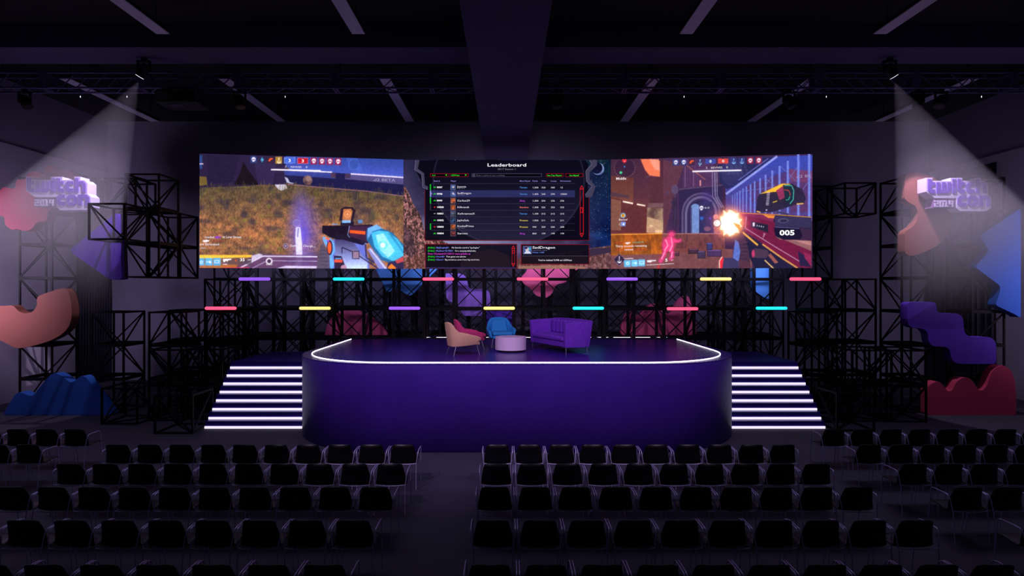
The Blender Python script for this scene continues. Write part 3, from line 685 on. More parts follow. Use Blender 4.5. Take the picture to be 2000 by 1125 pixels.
L.text('\u22bf2 BETA', 1565, 284, 24, (170, 160, 200), 1.5, rot=-0.02)
L.text('loaded', 92, 788, 19, (240, 226, 236), 1.05, bold=0.01); L.text('at Low Street', 246, 786, 19, (240, 226, 236), 1.05, bold=0.01)
L.poly([(178, 776), (205, 768), (236, 774), (230, 784), (200, 792), (178, 784)], (150, 70, 190)); L.text('ers Eliminated', 46, 850, 19, (240, 226, 236), 1.05, bold=0.01); L.text('ctive', 46, 882, 18, (226, 210, 220), 1.0)
L.poly([(70, 808), (100, 802), (132, 804), (132, 814), (104, 824), (78, 820)], (245, 240, 245)); L.text('neutralized', 160, 818, 16, (176, 40, 60)); 
L.disc(800, 855, 24, (180, 160, 190), 0.8); L.disc(800, 855, 17, (80, 60, 90), 0.8); L.disc(800, 855, 7, (200, 190, 210)); L.text('Defusing Charge...', 842, 864, 19, (236, 226, 246), 1.05, bold=0.008)
for i, x0 in enumerate((44, 95, 166)):
    L.rect(x0, 962-i, x0+(44 if i == 0 else 64), 1028, (96, 176, 216)); cx = x0+(16 if i == 0 else 32)
    if i == 0: L.disc(cx, 998, 14, (226, 240, 250)); L.disc(cx, 998, 7, (96, 176, 216))
    elif i == 1: L.line([(cx-22, 995), (cx+20, 995)], (226, 240, 250), 6); L.disc(cx+10, 996, 11, (226, 240, 250))
    else: L.frame(cx-22, 980, cx+20, 1008, (226, 240, 250), 6)
L.rect(238, 962, 500, 1018, (84, 70, 80), 0.75); L.poly([(250, 970), (325, 966), (325, 978), (296, 982), (290, 996), (280, 984), (262, 1000), (254, 996)], (250, 246, 250)); L.disc(362, 984, 8, (230, 90, 50))
L.text('35', 398, 990, 25, (255, 255, 255), 1.2, bold=0.02); L.text('289', 464, 986, 14, (220, 210, 225), 1.1); L.text('Revive!', 658, 1026, 13, (240, 235, 245), 1.0, 'CENTER')
L.rect(250, 1012, 290, 1020, (220, 210, 220))
L.finish()

# ---- centre screen: leaderboard over a desert planet
C = Screen(-3.322, 18.1, 3.338, 18.1, 4.21, 7.715, 'centre LED screen showing the leaderboard table', 640, 340)
C.tex = 0.08; C.glow = False; C.ox, C.oy, C.sc = 780, 300, 4.688
g = C.yy/C.H
C.c = np.stack([18+70*g, 22+50*g, 52+58*g], -1)
nn = C.noise(40, 26, 21)*0.6+C.noise(12, 9, 22)*0.4
C.c += (nn[..., None]-0.5)*np.array([36, 34, 60])
mR = np.clip((C.xx/C.W-0.8)*6, 0, 1)[..., None]; C.c = C.c*(1-mR)+np.stack([8+14*nn, 14+44*nn, 44+100*nn*g+10], -1)*mR
st = RNG.random((C.H, C.W)) > 0.9965; C.c[st & (C.yy < C.H*0.72)] = (200, 206, 235)
mL = np.clip((0.14-C.xx/C.W)*8, 0, 1)[..., None]; C.c = C.c*(1-mL)+np.stack([44+70*g, 40+60*g, 74+66*g], -1)*mL
C.disc(500, 760, 900, (196, 206, 244), 0.55, ry=220, soft=0.7)
# rocky cliff
cl = [(36, 300), (60, 310), (95, 380), (130, 460), (165, 520), (200, 580), (225, 690), (260, 770), (330, 765), (440, 820), (560, 880), (560, 1060), (36, 1060)]
m = C.mask(cl); r1 = C.noise(6, 10, 31)*0.5+C.noise(2.5, 4, 32)*0.5; sh = np.clip((r1-0.35)*2.2, 0, 1)
C.comp(m, np.stack([64+142*sh, 44+92*sh, 46+88*sh], -1)); 
gr = C.mask([(36, 950), (300, 900), (900, 930), (1100, 960), (1500, 900), (1720, 870), (1935, 840), (1935, 1060), (36, 1060)]); C.comp(gr, np.stack([92+80*sh, 56+58*sh, 54+54*sh], -1), 0.9)
C.poly([(1640, 905), (1760, 870), (1935, 860), (1935, 905), (1740, 940)], (60, 44, 70)); C.poly([(36, 640), (100, 700), (150, 860), (120, 960), (36, 900)], (60, 44, 62), 0.55)
C.disc(1816, 140, 56, (120, 138, 190)); C.disc(1804, 132, 52, (14, 16, 44)); C.disc(1690, 420, 300, (30, 34, 80), 0.25)
# main window
wn = [(170, 62), (1700, 62), (1730, 100), (1715, 180), (1735, 400), (1735, 795), (235, 795), (235, 330), (190, 230), (145, 150)]
C.poly(wn, (10, 8, 22), 0.94)
mm = C.mask(wn); cx, cy = C.cp(1000, 250); rx = C.cp(1690, 250)[0]-cx; d = np.sqrt(((C.xx-cx)/rx)**2+((C.yy-cy)/(rx*0.86))**2)
C.comp(mm*(d < 1)*np.clip(C.yy/C.H*1.2, 0, 1), (46, 42, 74), 0.75); C.comp(mm*np.clip(1-np.abs(d-1)*60, 0, 1)*0.5, (96, 92, 130), 0.6)
for P_ in ([(150, 62), (142, 150), (205, 190), (215, 310), (258, 330), (258, 300), (236, 290), (228, 180), (170, 140), (185, 62)], [(1740, 62), (1760, 100), (1706, 160), (1712, 255), (1762, 300), (1700, 380), (1706, 402), (1762, 398), (1796, 300), (1742, 240), (1740, 172), (1808, 110), (1808, 62)]):
    C.poly(P_, (66, 62, 88)); C.line(P_[:6], (112, 108, 136), 5, 0.8)
C.line([(235, 330), (235, 795), (1735, 795), (1735, 400)], (110, 18, 34), 6)
for x0, x1, b in ((284, 452, 1), (460, 632, 1), (664, 1302, 0), (1344, 1500, 1), (1520, 1680, 1)):
    C.rect(x0, 182, x1, 214, (8, 6, 14)); C.frame(x0, 182, x1, 215, (150, 20, 30) if b else (70, 66, 100), 4)
for x in (430, 608): C.poly([(x-9, 193), (x+9, 193), (x, 207)], (60, 230, 40))
C.disc(682, 199, 10, (150, 146, 170), 0.8); C.disc(682, 199, 6, (8, 6, 14))
YT = [310, 370, 431, 491, 550, 611, 671, 731]
C.rect(290, 337, 1606, 401, (48, 50, 104), 0.85)
for y in (275, 459, 519, 580, 641, 701): C.rect(290, y-2, 1606, y+2, (70, 66, 100), 0.6)
for y, cc in ((280, (24, 190, 50)), (340, (150, 150, 220)), (402, (24, 190, 50)), (462, (50, 48, 70)), (640, (24, 190, 50))): C.rect(281, y, 291, y+56, cc)
C.poly([(291, 350), (300, 367), (291, 384)], (150, 150, 220))
ar = ['u', 'u', 'u', 'd', '-', 'u', 'd', 'u']
av = [(70, 90, 150), (70, 90, 150), (130, 66, 40), (130, 66, 40), (64, 66, 84), (40, 60, 90), (130, 66, 40), (96, 44, 44)]
for i, y in enumerate(YT):
    if ar[i] == 'u': C.poly([(315, y+4), (324, y-8), (333, y+4), (333, y+7), (324, y-2), (315, y+7)], (40, 230, 50)); C.line([(315, y+4), (324, y-5), (333, y+4)], (40, 230, 50), 6)
    elif ar[i] == 'd': C.poly([(315, y-8), (324, y-3), (333, y-8), (330, y+2), (324, y+8), (318, y+2)], (230, 40, 50))
    else: C.rect(317, y-3, 332, y+2, (180, 176, 200))
    C.rect(470, y-24, 516, y+24, av[i]); rn = np.random.default_rng(40+i)
    for k in range(6): C.disc(478+rn.random()*30, y-16+rn.random()*32, 5+rn.random()*6, tuple(np.clip(np.array(av[i])*rn.uniform(0.4, 1.9), 0, 255)), 0.8)
    C.disc(493, y-4, 10, (216, 196, 206) if i < 2 else tuple(np.array(av[i])*1.5), 0.9); C.frame(469, y-25, 517, y+25, (90, 90, 120), 3)
# scroll bar
C.frame(1652, 325, 1686, 732, (190, 20, 34), 5); C.frame(1655, 494, 1680, 542, (230, 30, 40), 5)
for P_ in ([(1652, 322), (1668, 294), (1684, 322)], [(1652, 734), (1668, 762), (1684, 734)]): C.line(P_+[P_[0]], (230, 30, 40), 5)
# lower windows
for x0, y0, x1, y1 in ((236, 826, 1078, 1056), (1112, 828, 1738, 1014)):
    C.rect(x0, y0, x1, y1, (12, 10, 24), 0.9); C.frame(x0, y0, x1, y1, (120, 18, 34), 6)
C.poly([(560, 1000), (700, 900), (850, 870), (1000, 930), (1020, 1040), (560, 1040)], (40, 28, 40), 0.7)
C.rect(246, 1040, 1066, 1050, (44, 46, 96)); C.rect(1124, 936, 1728, 1004, (30, 22, 30), 0.7); C.rect(1124, 934, 1728, 939, (90, 86, 120), 0.7)
C.frame(1030, 868, 1056, 1008, (170, 20, 34), 4); C.frame(1033, 884, 1056, 914, (230, 30, 40), 4)
for P_ in ([(1029, 870), (1043, 844), (1058, 870)], [(1029, 1006), (1043, 1032), (1058, 1006)]): C.line(P_+[P_[0]], (230, 30, 40), 5)
C.rect(1136, 850, 1208, 916, (70, 90, 160)); C.disc(1168, 872, 18, (226, 200, 206)); C.disc(1158, 858, 16, (60, 50, 90)); C.disc(1192, 870, 12, (60, 190, 210), 0.8); C.poly([(1140, 914), (1160, 890), (1190, 892), (1206, 914)], (216, 216, 236)); C.frame(1134, 848, 1210, 918, (150, 150, 190), 3)
C.poly([(1090, 1030), (1480, 1020), (1700, 1034), (1700, 1056), (1090, 1056)], (170, 120, 104), 0.8)
W_ = (232, 226, 240); G_ = (40, 220, 50); B_ = (140, 136, 210)
C.text('Leaderboard', 984, 118, 28, (250, 248, 255), 1.75, 'CENTER', 0.012); C.text('2017 Season 1', 984, 150, 15, (130, 126, 150), 1.35, 'CENTER')
C.flush('heading_lettering')
C.text('1v1', 298, 205, 13, G_, 1.3, bold=0.02); C.text('USWest', 474, 205, 13, G_, 1.2, bold=0.02); C.text('Enter a name to see a ranking', 704, 205, 12, (96, 92, 116), 1.25)
C.text('See Top Players', 1421, 206, 13, G_, 1.1, 'CENTER', 0.02); C.text('See Myself', 1600, 206, 13, G_, 1.1, 'CENTER', 0.02)
for tx, x in (('Rank #', 314), ('Player', 472), ('Most Played', 1101), ('Points', 1218), ('Wins', 1302), ('Losses', 1386), ('Disconnects', 1472)): C.text(tx, x, 257, 12, B_, 1.15, bold=0.01)
C.flush('column_lettering')
rows = [('9997', 'Jayanta', 'Terran', '1,500', '320', '300', '12'), ('9998', 'SadDragon', 'Terran', '1,400', '240', '290', '10000'), ('9999', 'Carfass29', 'Zerg', '1,300', '236', '236', '236'),
        ('10000', 'Kilbrandt', 'Random', '1,200', '222', '222', '222'), ('10001', 'XxArazmaxX', 'Terran', '1,100', '212', '212', '212'), ('10002', 'JapheSala', 'Protoss', '1,000', '211', '211', '211'),
        ('10003', 'KunkelPrime', 'Protoss', '900', '200', '200', '200'), ('10004', 'Starosta', 'Zerg', '800', '199', '199', '199')]
rc = {'Terran': (80, 150, 230), 'Zerg': (190, 70, 220), 'Random': (226, 120, 110), 'Protoss': (220, 200, 90)}
for y, (a, b, c, d_, e, f_, g_) in zip(YT, rows):
    C.text(a, 342, y+7, 15, (250, 248, 255), 1.2, bold=0.03); C.text(b, 530, y+(1 if b in ('Jayanta', 'SadDragon', 'KunkelPrime') else 8), 17, W_, 1.2)
    C.text(c, 1101, y+8, 15, rc[c], 1.15, bold=0.01)
    for tx, x in ((d_, 1218), (e, 1300), (f_, 1386), (g_, 1472)): C.text(tx, x, y+8, 14, W_, 1.25)
    C.flush('table_row')
for y in (323, 384, 685): C.text('subtitle here'[:9] if False else 'clan name', 532, y, 9, (110, 108, 136), 1.3)
C.flush('clan_lettering')
ch = [('[Public] ', '<BigZergling8>', ' My favorite word is "apologies."', 868), ('[Public] ', '<Faulkner+Br1883>', " I'm a sesquipedaliphobe.", 897), (None, 'From <ComputrG1110511> mass goliaths op', '', 924), ('[Public] ', '<IceordE>', ' That game was adorbz', 950), ('[Public] ', '<Clever>', ' Big emotions come from big word tms.', 978)]
for a, b, c, y in ch:
    if a is None: C.text(b, 262, y, 14, (226, 70, 220), 1.05, bold=0.01); C.flush('chat_line'); continue
    C.text(a, 262, y, 14, G_, 1.0, bold=0.01); C.text(b, 330, y, 14, (120, 130, 230), 1.0, bold=0.01); C.text(c, 330+len(b)*10.2, y, 14, W_, 1.0); C.flush('chat_line')
C.text('SadDragon', 1218, 870, 22, W_, 1.5, bold=0.01); C.text('Points: 1,400', 1220, 911, 13, (110, 130, 230), 1.1, bold=0.01); C.text('PRESTIGE 10000', 1220, 890, 9, (110, 108, 136), 1.5); C.text("You're ranked 9,998 on USWest", 1425, 983, 15, W_, 1.08, 'CENTER', 0.01)
C.finish()

# ---- right screen: first-person view in a walled yard
R = Screen(3.342, 18.1, 9.41, 17.35, 4.21, 7.72, 'right LED screen showing a muzzle flash and a red gun in a walled yard')
R.ox, R.oy, R.sc = 1180, 290, 4.5
R.c[:] = (58, 36, 66)
q = R.noise(20, 30, 51)*0.5+R.noise(5, 12, 52)*0.5
R.grad([(50, 90), (560, 90), (560, 760), (50, 760)], (64, 36, 58), (122, 62, 56)); R.grad([(60, 240), (260, 260), (250, 700), (60, 700)], (110, 58, 44), (142, 84, 60), a=0.8)
R.poly([(320, 95), (400, 95), (490, 110), (490, 250), (400, 240), (360, 190)], (222, 130, 84)); R.poly([(400, 95), (480, 96), (490, 200), (440, 180)], (236, 164, 140), 0.9); R.poly([(355, 245), (430, 238), (370, 262)], (90, 60, 70))
R.poly([(410, 270), (520, 260), (520, 480), (400, 480)], (86, 46, 54)); R.poly([(64, 380), (220, 415), (220, 440), (64, 420)], (86, 56, 66)); R.poly([(64, 430), (370, 500), (370, 740), (64, 740)], (98, 46, 46)); R.poly([(64, 440), (150, 460), (150, 720), (64, 720)], (146, 96, 72), 0.8)
R.line([(165, 466), (255, 484)], (255, 236, 214), 14); R.line([(288, 490), (362, 504)], (255, 236, 214), 13)
R.poly([(380, 520), (524, 525), (524, 740), (372, 740)], (186, 160, 124)); R.comp(R.mask([(380, 480), (524, 480), (524, 640), (380, 600)])*np.clip(q*1.4, 0, 1), (84, 50, 50), 0.8); R.rect(386, 480, 524, 520, (120, 84, 86))
R.disc(416, 700, 28, (196, 164, 130), 1, ry=30); R.rect(388, 700, 444, 744, (180, 148, 118)); R.rect(400, 676, 434, 686, (226, 204, 170)); [R.rect(x, 716, x+18, 744, (226, 196, 160)) for x in (448, 470, 490)]
R.poly([(520, 90), (1010, 90), (1010, 760), (520, 760)], (70, 44, 78), 0.9); R.poly([(520, 100), (700, 150), (640, 330), (530, 760), (520, 760)], (104, 56, 66), 0.8); R.poly([(700, 90), (960, 90), (960, 330), (690, 345)], (84, 50, 92), 0.8)
R.line([(712, 160), (712, 340)], (126, 90, 130), 7); R.line([(785, 210), (785, 340)], (126, 90, 130), 7); R.line([(725, 150), (890, 275)], (150, 84, 84), 10); R.line([(845, 280), (845, 330)], (220, 150, 150), 12)
R.poly([(655, 370), (1040, 320), (1050, 745), (660, 745)], (46, 36, 72))
R.line([(655, 360), (1040, 322)], (88, 66, 100), 12)
for rr, cc in ((170, (96, 82, 120)), (155, (58, 50, 88)), (140, (112, 100, 140)), (120, (52, 44, 80)), (100, (40, 34, 70))):
    R.disc(850, 560, rr, cc, 1, ry=rr*1.02); R.rect(850-rr, 560, 850+rr, 744, cc)
R.rect(765, 500, 834, 744, (120, 150, 190), 1); R.disc(800, 520, 36, (120, 150, 190)); R.rect(834, 470, 950, 744, (50, 46, 90)); R.rect(756, 520, 770, 744, (74, 70, 110))
R.disc(856, 612, 22, (50, 130, 230), 0.9, soft=0.8); R.disc(930, 614, 14, (110, 60, 230), 0.9, soft=0.8); R.disc(910, 420, 90, (70, 50, 140), 0.5, soft=0.9)
R.disc(620, 360, 30, (92, 74, 106), 1, ry=42); R.line([(620, 400), (625, 520), (618, 690)], (80, 62, 90), 12); R.disc(612, 478, 26, (60, 44, 70)); R.disc(555, 390, 16, (90, 60, 84)); R.rect(600, 430, 640, 700, (46, 34, 60), 0.5)
for x, t_ in ((972, 12), (990, 8), (950, 7)): R.line([(x, 210), (x+4, 420), (x+60, 520)], (150, 140, 180), t_, 0.8)
# sky lattice on the right
R.grad([(1060, 90), (1830, 60), (1830, 640), (1070, 560)], (58, 76, 170), (84, 64, 128)); R.poly([(1000, 90), (1500, 75), (1150, 330), (1080, 360), (1010, 300)], (38, 40, 84)); R.disc(1120, 200, 90, (50, 50, 100), 0.9, ry=130)
for i in range(5):
    for j in range(4): R.disc(1070+i*40+j*8, 130+j*30, 14, (70, 78, 130), 0.4)
R.poly([(1600, 180), (1830, 200), (1830, 310), (1640, 290)], (128, 58, 88), 0.8); R.poly([(1250, 330), (1600, 200), (1640, 400), (1300, 480)], (90, 44, 78), 0.55); R.poly([(1620, 290), (1830, 300), (1830, 560), (1640, 560)], (96, 48, 86), 0.7)
R.line([(1070, 402), (1520, 70)], (150, 160, 220), 20); R.line([(1180, 280), (1440, 90)], (96, 100, 170), 10)
for i, x in enumerate((1128, 1148, 1168, 1192, 1220, 1250, 1286, 1322, 1370, 1418, 1476, 1540, 1612, 1705, 1800)):
    R.line([(x, 400-(x-1128)*0.62+10), (x, 620)], (120, 140, 214), 6+i*1.1); 
for a_, b_ in (((1180, 380), (1500, 340)), ((1400, 250), (1500, 330)), ((1500, 200), (1420, 320)), ((1550, 160), (1700, 300)), ((1700, 160), (1600, 300)), ((1820, 250), (1720, 400))): R.line([a_, b_], (110, 120, 190), 6, 0.8)
# lower wall, yard floor
R.grad([(62, 752), (520, 745), (520, 930), (62, 960)], (170, 92, 26), (214, 126, 34)); R.comp(R.mask([(62, 752), (520, 745), (520, 950), (62, 960)])*np.clip(q*1.5-0.5, 0, 1), (92, 42, 22), 0.8); R.line([(62, 756), (520, 748)], (244, 170, 60), 8)
R.grad([(510, 745), (1060, 745), (1060, 900), (510, 930)], (126, 74, 70), (128, 64, 60)); R.comp(R.mask([(600, 750), (1050, 750), (1050, 880), (600, 880)])*np.clip(1.6*q-0.6, 0, 1), (64, 34, 50), 0.8); R.line([(510, 748), (1060, 748)], (196, 132, 120), 6)
R.poly([(62, 940), (520, 925), (1060, 880), (1300, 900), (1300, 1060), (62, 1060)], (112, 64, 66)); R.comp(R.mask([(62, 940), (520, 925), (1060, 880), (1300, 900), (1300, 1060), (62, 1060)])*q, (150, 96, 92), 0.7)
for x0, y0, x1, y1, cc in ((740, 880, 830, 925, (70, 44, 60)), (900, 830, 952, 890, (58, 60, 116)), (905, 890, 1030, 950, (74, 52, 96)), (820, 900, 890, 965, (66, 52, 84)), (600, 905, 660, 945, (84, 50, 60))):
    R.rect(x0, y0, x1, y1, cc); R.frame(x0, y0, x1, y1, tuple(np.array(cc)*0.55), 5); R.rect(x0+4, y0+2, x1-4, y0+9, tuple(np.minimum(255, np.array(cc)*1.7)))
# glowing pink figure
for s_, cc in ((16, (200, 50, 110)), (0, (226, 74, 140))):
    a_ = 0.4 if s_ else 0.8
    R.disc(592, 752, 24+s_, cc, a_); R.poly([(530-s_, 790), (575, 772-s_), (620+s_, 790), (614+s_, 860), (600, 905), (520-s_, 900), (512-s_, 840)], cc, a_)
    R.line([(610, 800), (650, 815), (680, 802)], cc, 20+s_, a_); R.line([(560, 800), (620, 820), (660, 812)], cc, 16+s_, a_)
    R.line([(540, 890), (520, 950), (490, 1004)], cc, 30+s_, a_); R.line([(590, 890), (606, 930), (580, 985)], cc, 30+s_, a_)
for P_ in ([(540, 800), (560, 850), (530, 900)], [(590, 780), (600, 850), (575, 905)], [(535, 905), (505, 970)], [(600, 905), (590, 960)]): R.line(P_, (255, 200, 230), 8, 0.8)
R.rect(470, 1020, 490, 1058, (220, 60, 60), 0.7)
# rival at the flash
R.disc(980, 600, 24, (206, 150, 150)); R.poly([(960, 620), (1010, 620), (1000, 740), (965, 740)], (150, 96, 104)); R.disc(905, 705, 30, (126, 84, 110), 1, ry=20)
# magenta gun
R.poly([(1190, 560), (1400, 570), (1820, 600), (1820, 720), (1760, 700), (1500, 690), (1270, 600), (1200, 640)], (40, 34, 60)); R.poly([(1190, 562), (1280, 566), (1500, 580), (1480, 660), (1300, 600), (1235, 700), (1200, 660)], (130, 42, 84))
R.poly([(1235, 700), (1260, 590), (1500, 650), (1500, 740), (1820, 870), (1820, 1060), (1700, 1040), (1240, 730)], (118, 26, 62)); R.line([(1250, 600), (1240, 700), (1480, 850), (1730, 1000)], (196, 150, 184), 7); R.poly([(1400, 740), (1420, 750), (1390, 800)], (180, 120, 150))
R.poly([(1290, 640), (1440, 670), (1440, 740), (1290, 690)], (34, 32, 52)); R.rect(1305, 650, 1322, 684, (250, 246, 255)); [R.rect(x, 672+(x-1340)*0.2, x+8, 684+(x-1340)*0.2, (206, 206, 230)) for x in (1340, 1358, 1376, 1394)]
R.poly([(1490, 690), (1720, 700), (1740, 770), (1720, 800), (1530, 800), (1500, 760)], (24, 18, 44)); R.line([(1500, 690), (1715, 702)], (100, 96, 150), 6)
R.poly([(1500, 590), (1820, 610), (1820, 700), (1720, 690), (1500, 680)], (52, 48, 84)); R.disc(1570, 632, 50, (80, 74, 110), 1, ry=22); R.disc(1575, 635, 30, (40, 36, 60), 1, ry=12); R.line([(1190, 566), (1500, 582), (1820, 604)], (246, 170, 60), 6); R.poly([(1390, 580), (1500, 590), (1490, 614), (1440, 610)], (226, 150, 60))
R.poly([(1540, 800), (1820, 810), (1820, 900), (1500, 770)], (150, 100, 100)); R.poly([(1640, 800), (1820, 815), (1820, 855)], (200, 150, 140), 0.7)
R.poly([(1200, 740), (1240, 740), (1700, 1060), (1330, 1060), (1220, 850)], (30, 30, 60)); R.line([(1215, 735), (1350, 850)], (246, 186, 70), 16); R.line([(1390, 840), (1560, 960), (1700, 1050)], (226, 160, 80), 14); R.line([(1410, 980), (1490, 1056)], (246, 200, 130), 10); R.poly([(1460, 920), (1530, 1000), (1500, 1010), (1440, 940)], (160, 92, 80))
R.poly([(1305, 890), (1330, 876), (1430, 890), (1450, 925), (1420, 965), (1320, 960), (1300, 930)], (72, 54, 76)); R.disc(1308, 922, 14, (196, 60, 110), 1, ry=34); R.poly([(1700, 900), (1760, 940), (1820, 1040), (1720, 1030)], (40, 30, 66)); R.poly([(1750, 905), (1820, 940), (1820, 1040), (1760, 960)], (150, 40, 84))
# gun sight
R.poly([(1330, 560), (1345, 440), (1365, 400), (1560, 310), (1640, 308), (1740, 360), (1772, 440), (1750, 490), (1680, 494), (1480, 560)], (42, 36, 60)); R.poly([(1365, 402), (1560, 310), (1640, 312), (1520, 380), (1470, 384)], (240, 190, 50)); R.poly([(1510, 370), (1570, 330), (1592, 430), (1540, 455)], (150, 50, 90)); R.line([(1520, 462), (1480, 474)], (240, 200, 60), 8); R.line([(1340, 552), (1370, 560)], (255, 190, 70), 10); R.line([(1690, 488), (1750, 484)], (255, 200, 90), 10)
R.poly([(1570, 322), (1640, 318), (1668, 360), (1665, 450), (1640, 490), (1590, 470)], (26, 44, 60)); R.line([(1585, 326), (1645, 326), (1665, 370), (1660, 450), (1630, 488)], (80, 220, 190), 6); R.line([(1580, 364), (1620, 370), (1635, 400), (1630, 414)], (240, 70, 60), 6); R.line([(1630, 420), (1620, 450), (1596, 454)], (60, 200, 150), 6)
for i in range(9): R.rect(1430-i*1.2, 388+i*13, 1452-i*1.2+4, 394+i*13, (200, 196, 220))
R.disc(1424, 540, 8, (190, 180, 210)); R.line([(1515, 556), (1620, 580)], (60, 56, 90), 16)
# gloved arm and foot
R.poly([(1150, 780), (1190, 700), (1230, 760), (1270, 900), (1290, 1060), (1180, 1060), (1120, 1000)], (66, 44, 64)); R.poly([(1150, 800), (1180, 820), (1196, 900), (1180, 1010), (1130, 960)], (96, 120, 190)); R.poly([(1040, 960), (1130, 960), (1190, 1000), (1200, 1060), (1010, 1060)], (60, 56, 96)); R.poly([(1180, 980), (1280, 1000), (1285, 1060), (1190, 1060)], (88, 50, 64)); R.poly([(1018, 1056), (1010, 1000), (1040, 950), (1050, 970), (1036, 1058)], (220, 44, 56)); R.line([(1014, 1050), (1012, 990), (1036, 952)], (244, 220, 214), 8)
for i in range(6): R.line([(1196, 830+i*30), (1262, 820+i*34)], (96, 66, 84), 4)
# muzzle flash
R.disc(1110, 650, 260, (255, 120, 170), 0.55, ry=230, soft=1.0); R.disc(1105, 655, 165, (255, 170, 90), 0.9, ry=175, soft=0.8)
sp = []
for k in range(26):
    a_ = 2*PI*k/26; r_ = (116 if k % 2 else 94)*(1+0.14*math.sin(k*2.3)); sp.append((1108+r_*math.cos(a_)*0.86, 655+r_*math.sin(a_)*1.06))
R.disc(1108, 655, 128, (255, 190, 120), 0.9, ry=136, soft=0.4); R.poly(sp, (255, 240, 200)); R.disc(1105, 655, 92, (255, 255, 244), 1, ry=108, soft=0.35); R.disc(990, 655, 36, (90, 50, 60)); R.disc(990, 655, 31, (250, 214, 210)); R.disc(1000, 655, 24, (255, 250, 246), 1, soft=0.6)
R.poly([(1130, 650), (1190, 670), (1200, 720), (1160, 690)], (220, 150, 60))
# overlays
for k in range(28):
    a_ = 2*PI*k/28; R.disc(180+92*math.cos(a_), 170+84*math.sin(a_), 4, (150, 120, 140), 0.6)
R.disc(180, 165, 84, (40, 22, 50), 0.45); R.poly([(160, 96), (198, 96), (198, 116), (180, 130), (160, 116)], (230, 50, 60)); R.poly([(172, 168), (180, 150), (188, 168)], (70, 150, 240)); R.disc(146, 212, 12, (70, 220, 150)); R.text('x', 180, 118, 12, (255, 220, 220), 1.3, 'CENTER')
R.text('Middle', 149, 275, 22, (244, 232, 240), 1.05, 'CENTER', 0.012)
R.disc(166, 588, 24, (90, 160, 230)); R.disc(166, 588, 17, (240, 180, 50)); R.rect(163, 577, 169, 592, (70, 30, 20)); R.rect(163, 595, 169, 600, (70, 30, 20)); R.text('Revive!', 167, 634, 18, (244, 226, 230), 1.0, 'CENTER', 0.01); R.rect(150, 645, 188, 682, (70, 110, 200)); R.frame(150, 645, 188, 682, (170, 190, 240), 4); R.disc(169, 664, 10, (240, 244, 255)); R.line([(144, 655), (132, 666), (144, 678)], (240, 226, 230), 4)
for i, x0 in enumerate((602, 672, 742, 815, 1110, 1182, 1256, 1330)):
    w = 54; y0 = 96-(x0-602)*0.025; cc = [(40, 60, 130), (40, 60, 130), (58, 36, 60), (60, 46, 90), (56, 60, 130), (56, 60, 130), (160, 30, 60), (160, 30, 60)][i]
    R.rect(x0, y0, x0+w, y0+56, cc, 0.85); cx, cy = x0+w/2, y0+24
    if i in (0, 1, 6, 7): R.disc(cx, cy, 17, (244, 236, 246)); R.rect(cx-9, cy+9, cx+9, cy+22, (244, 236, 246)); R.disc(cx-6, cy+3, 5, cc); R.disc(cx+6, cy+3, 5, cc)
    elif i == 2: R.poly([(cx-20, cy+10), (cx-8, cy-10), (cx+20, cy-12), (cx+18, cy), (cx+4, cy+2), (cx-4, cy+18), (cx-18, cy+18)], (246, 92, 40))
    else:
        c2 = (130, 190, 226); R.rect(cx-2.5, cy-16, cx+2.5, cy+20, c2); R.disc(cx, cy+14, 16, c2); R.disc(cx, cy+7, 13, cc); R.rect(cx-2.5, cy-16, cx+2.5, cy+20, c2); R.disc(cx, cy-12, 6, c2)
R.poly([(833, 156), (840, 148), (847, 156)], (240, 240, 250))
R.rect(888, 92, 980, 136, (60, 80, 170), 0.9); R.rect(1000, 90, 1090, 134, (226, 76, 60), 0.9); R.text('0', 934, 124, 22, (255, 255, 255), 1.25, 'CENTER', 0.02); R.text('0', 1046, 122, 22, (255, 255, 255), 1.25, 'CENTER', 0.02)
R.text('2', 900, 178, 17, (236, 226, 240), 1.2, 'CENTER'); R.text('REVIVES', 988, 177, 17, (236, 226, 240), 1.15, 'CENTER'); R.text('0', 1080, 174, 17, (236, 226, 240), 1.2, 'CENTER'); R.line([(775, 203), (1206, 192)], (252, 248, 255), 13)
R.text('\u22bf2 BE', 1680, 258, 24, (170, 150, 190), 1.5, rot=0.02)
R.disc(854, 520, 17, (250, 248, 255)); R.rect(846, 530, 862, 543, (250, 248, 255)); R.disc(848, 523, 5, (50, 40, 80)); R.disc(860, 523, 5, (50, 40, 80)); R.text('0:15', 882, 529, 15, (240, 236, 250), 1.15)
R.text('005', 1608, 762, 44, (255, 255, 255), 1.35, 'CENTER', 0.035)
R.poly([(184, 826), (232, 822), (228, 832), (204, 842), (190, 836)], (250, 246, 250)); R.text('Carmine', 96, 836, 15, (200, 56, 50)); R.text('revivalist78', 246, 832, 15, (90, 180, 150)); R.text('Thirty seconds remaining', 100, 868, 17, (248, 232, 236), 1.08, bold=0.008, rot=0.015); R.text('Carmine', 100, 898, 15, (200, 56, 50)); R.text('revived', 178, 897, 17, (248, 232, 236), 1.05, bold=0.01, rot=0.01); R.text('a Fragsquare', 268, 893, 15, (200, 56, 50))
R.poly([(134, 925), (186, 975), (134, 1030), (84, 975)], (40, 28, 56), 0.9); R.line([(134, 925), (186, 975), (134, 1030), (84, 975), (134, 925)], (120, 100, 130), 4); R.rect(131, 945, 137, 1000, (240, 236, 246)); R.disc(134, 988, 18, (240, 236, 246)); R.disc(134, 980, 15, (40, 28, 56)); R.rect(131, 945, 137, 1000, (240, 236, 246))
R.line([(176, 968), (256, 965)], (246, 236, 240), 6)
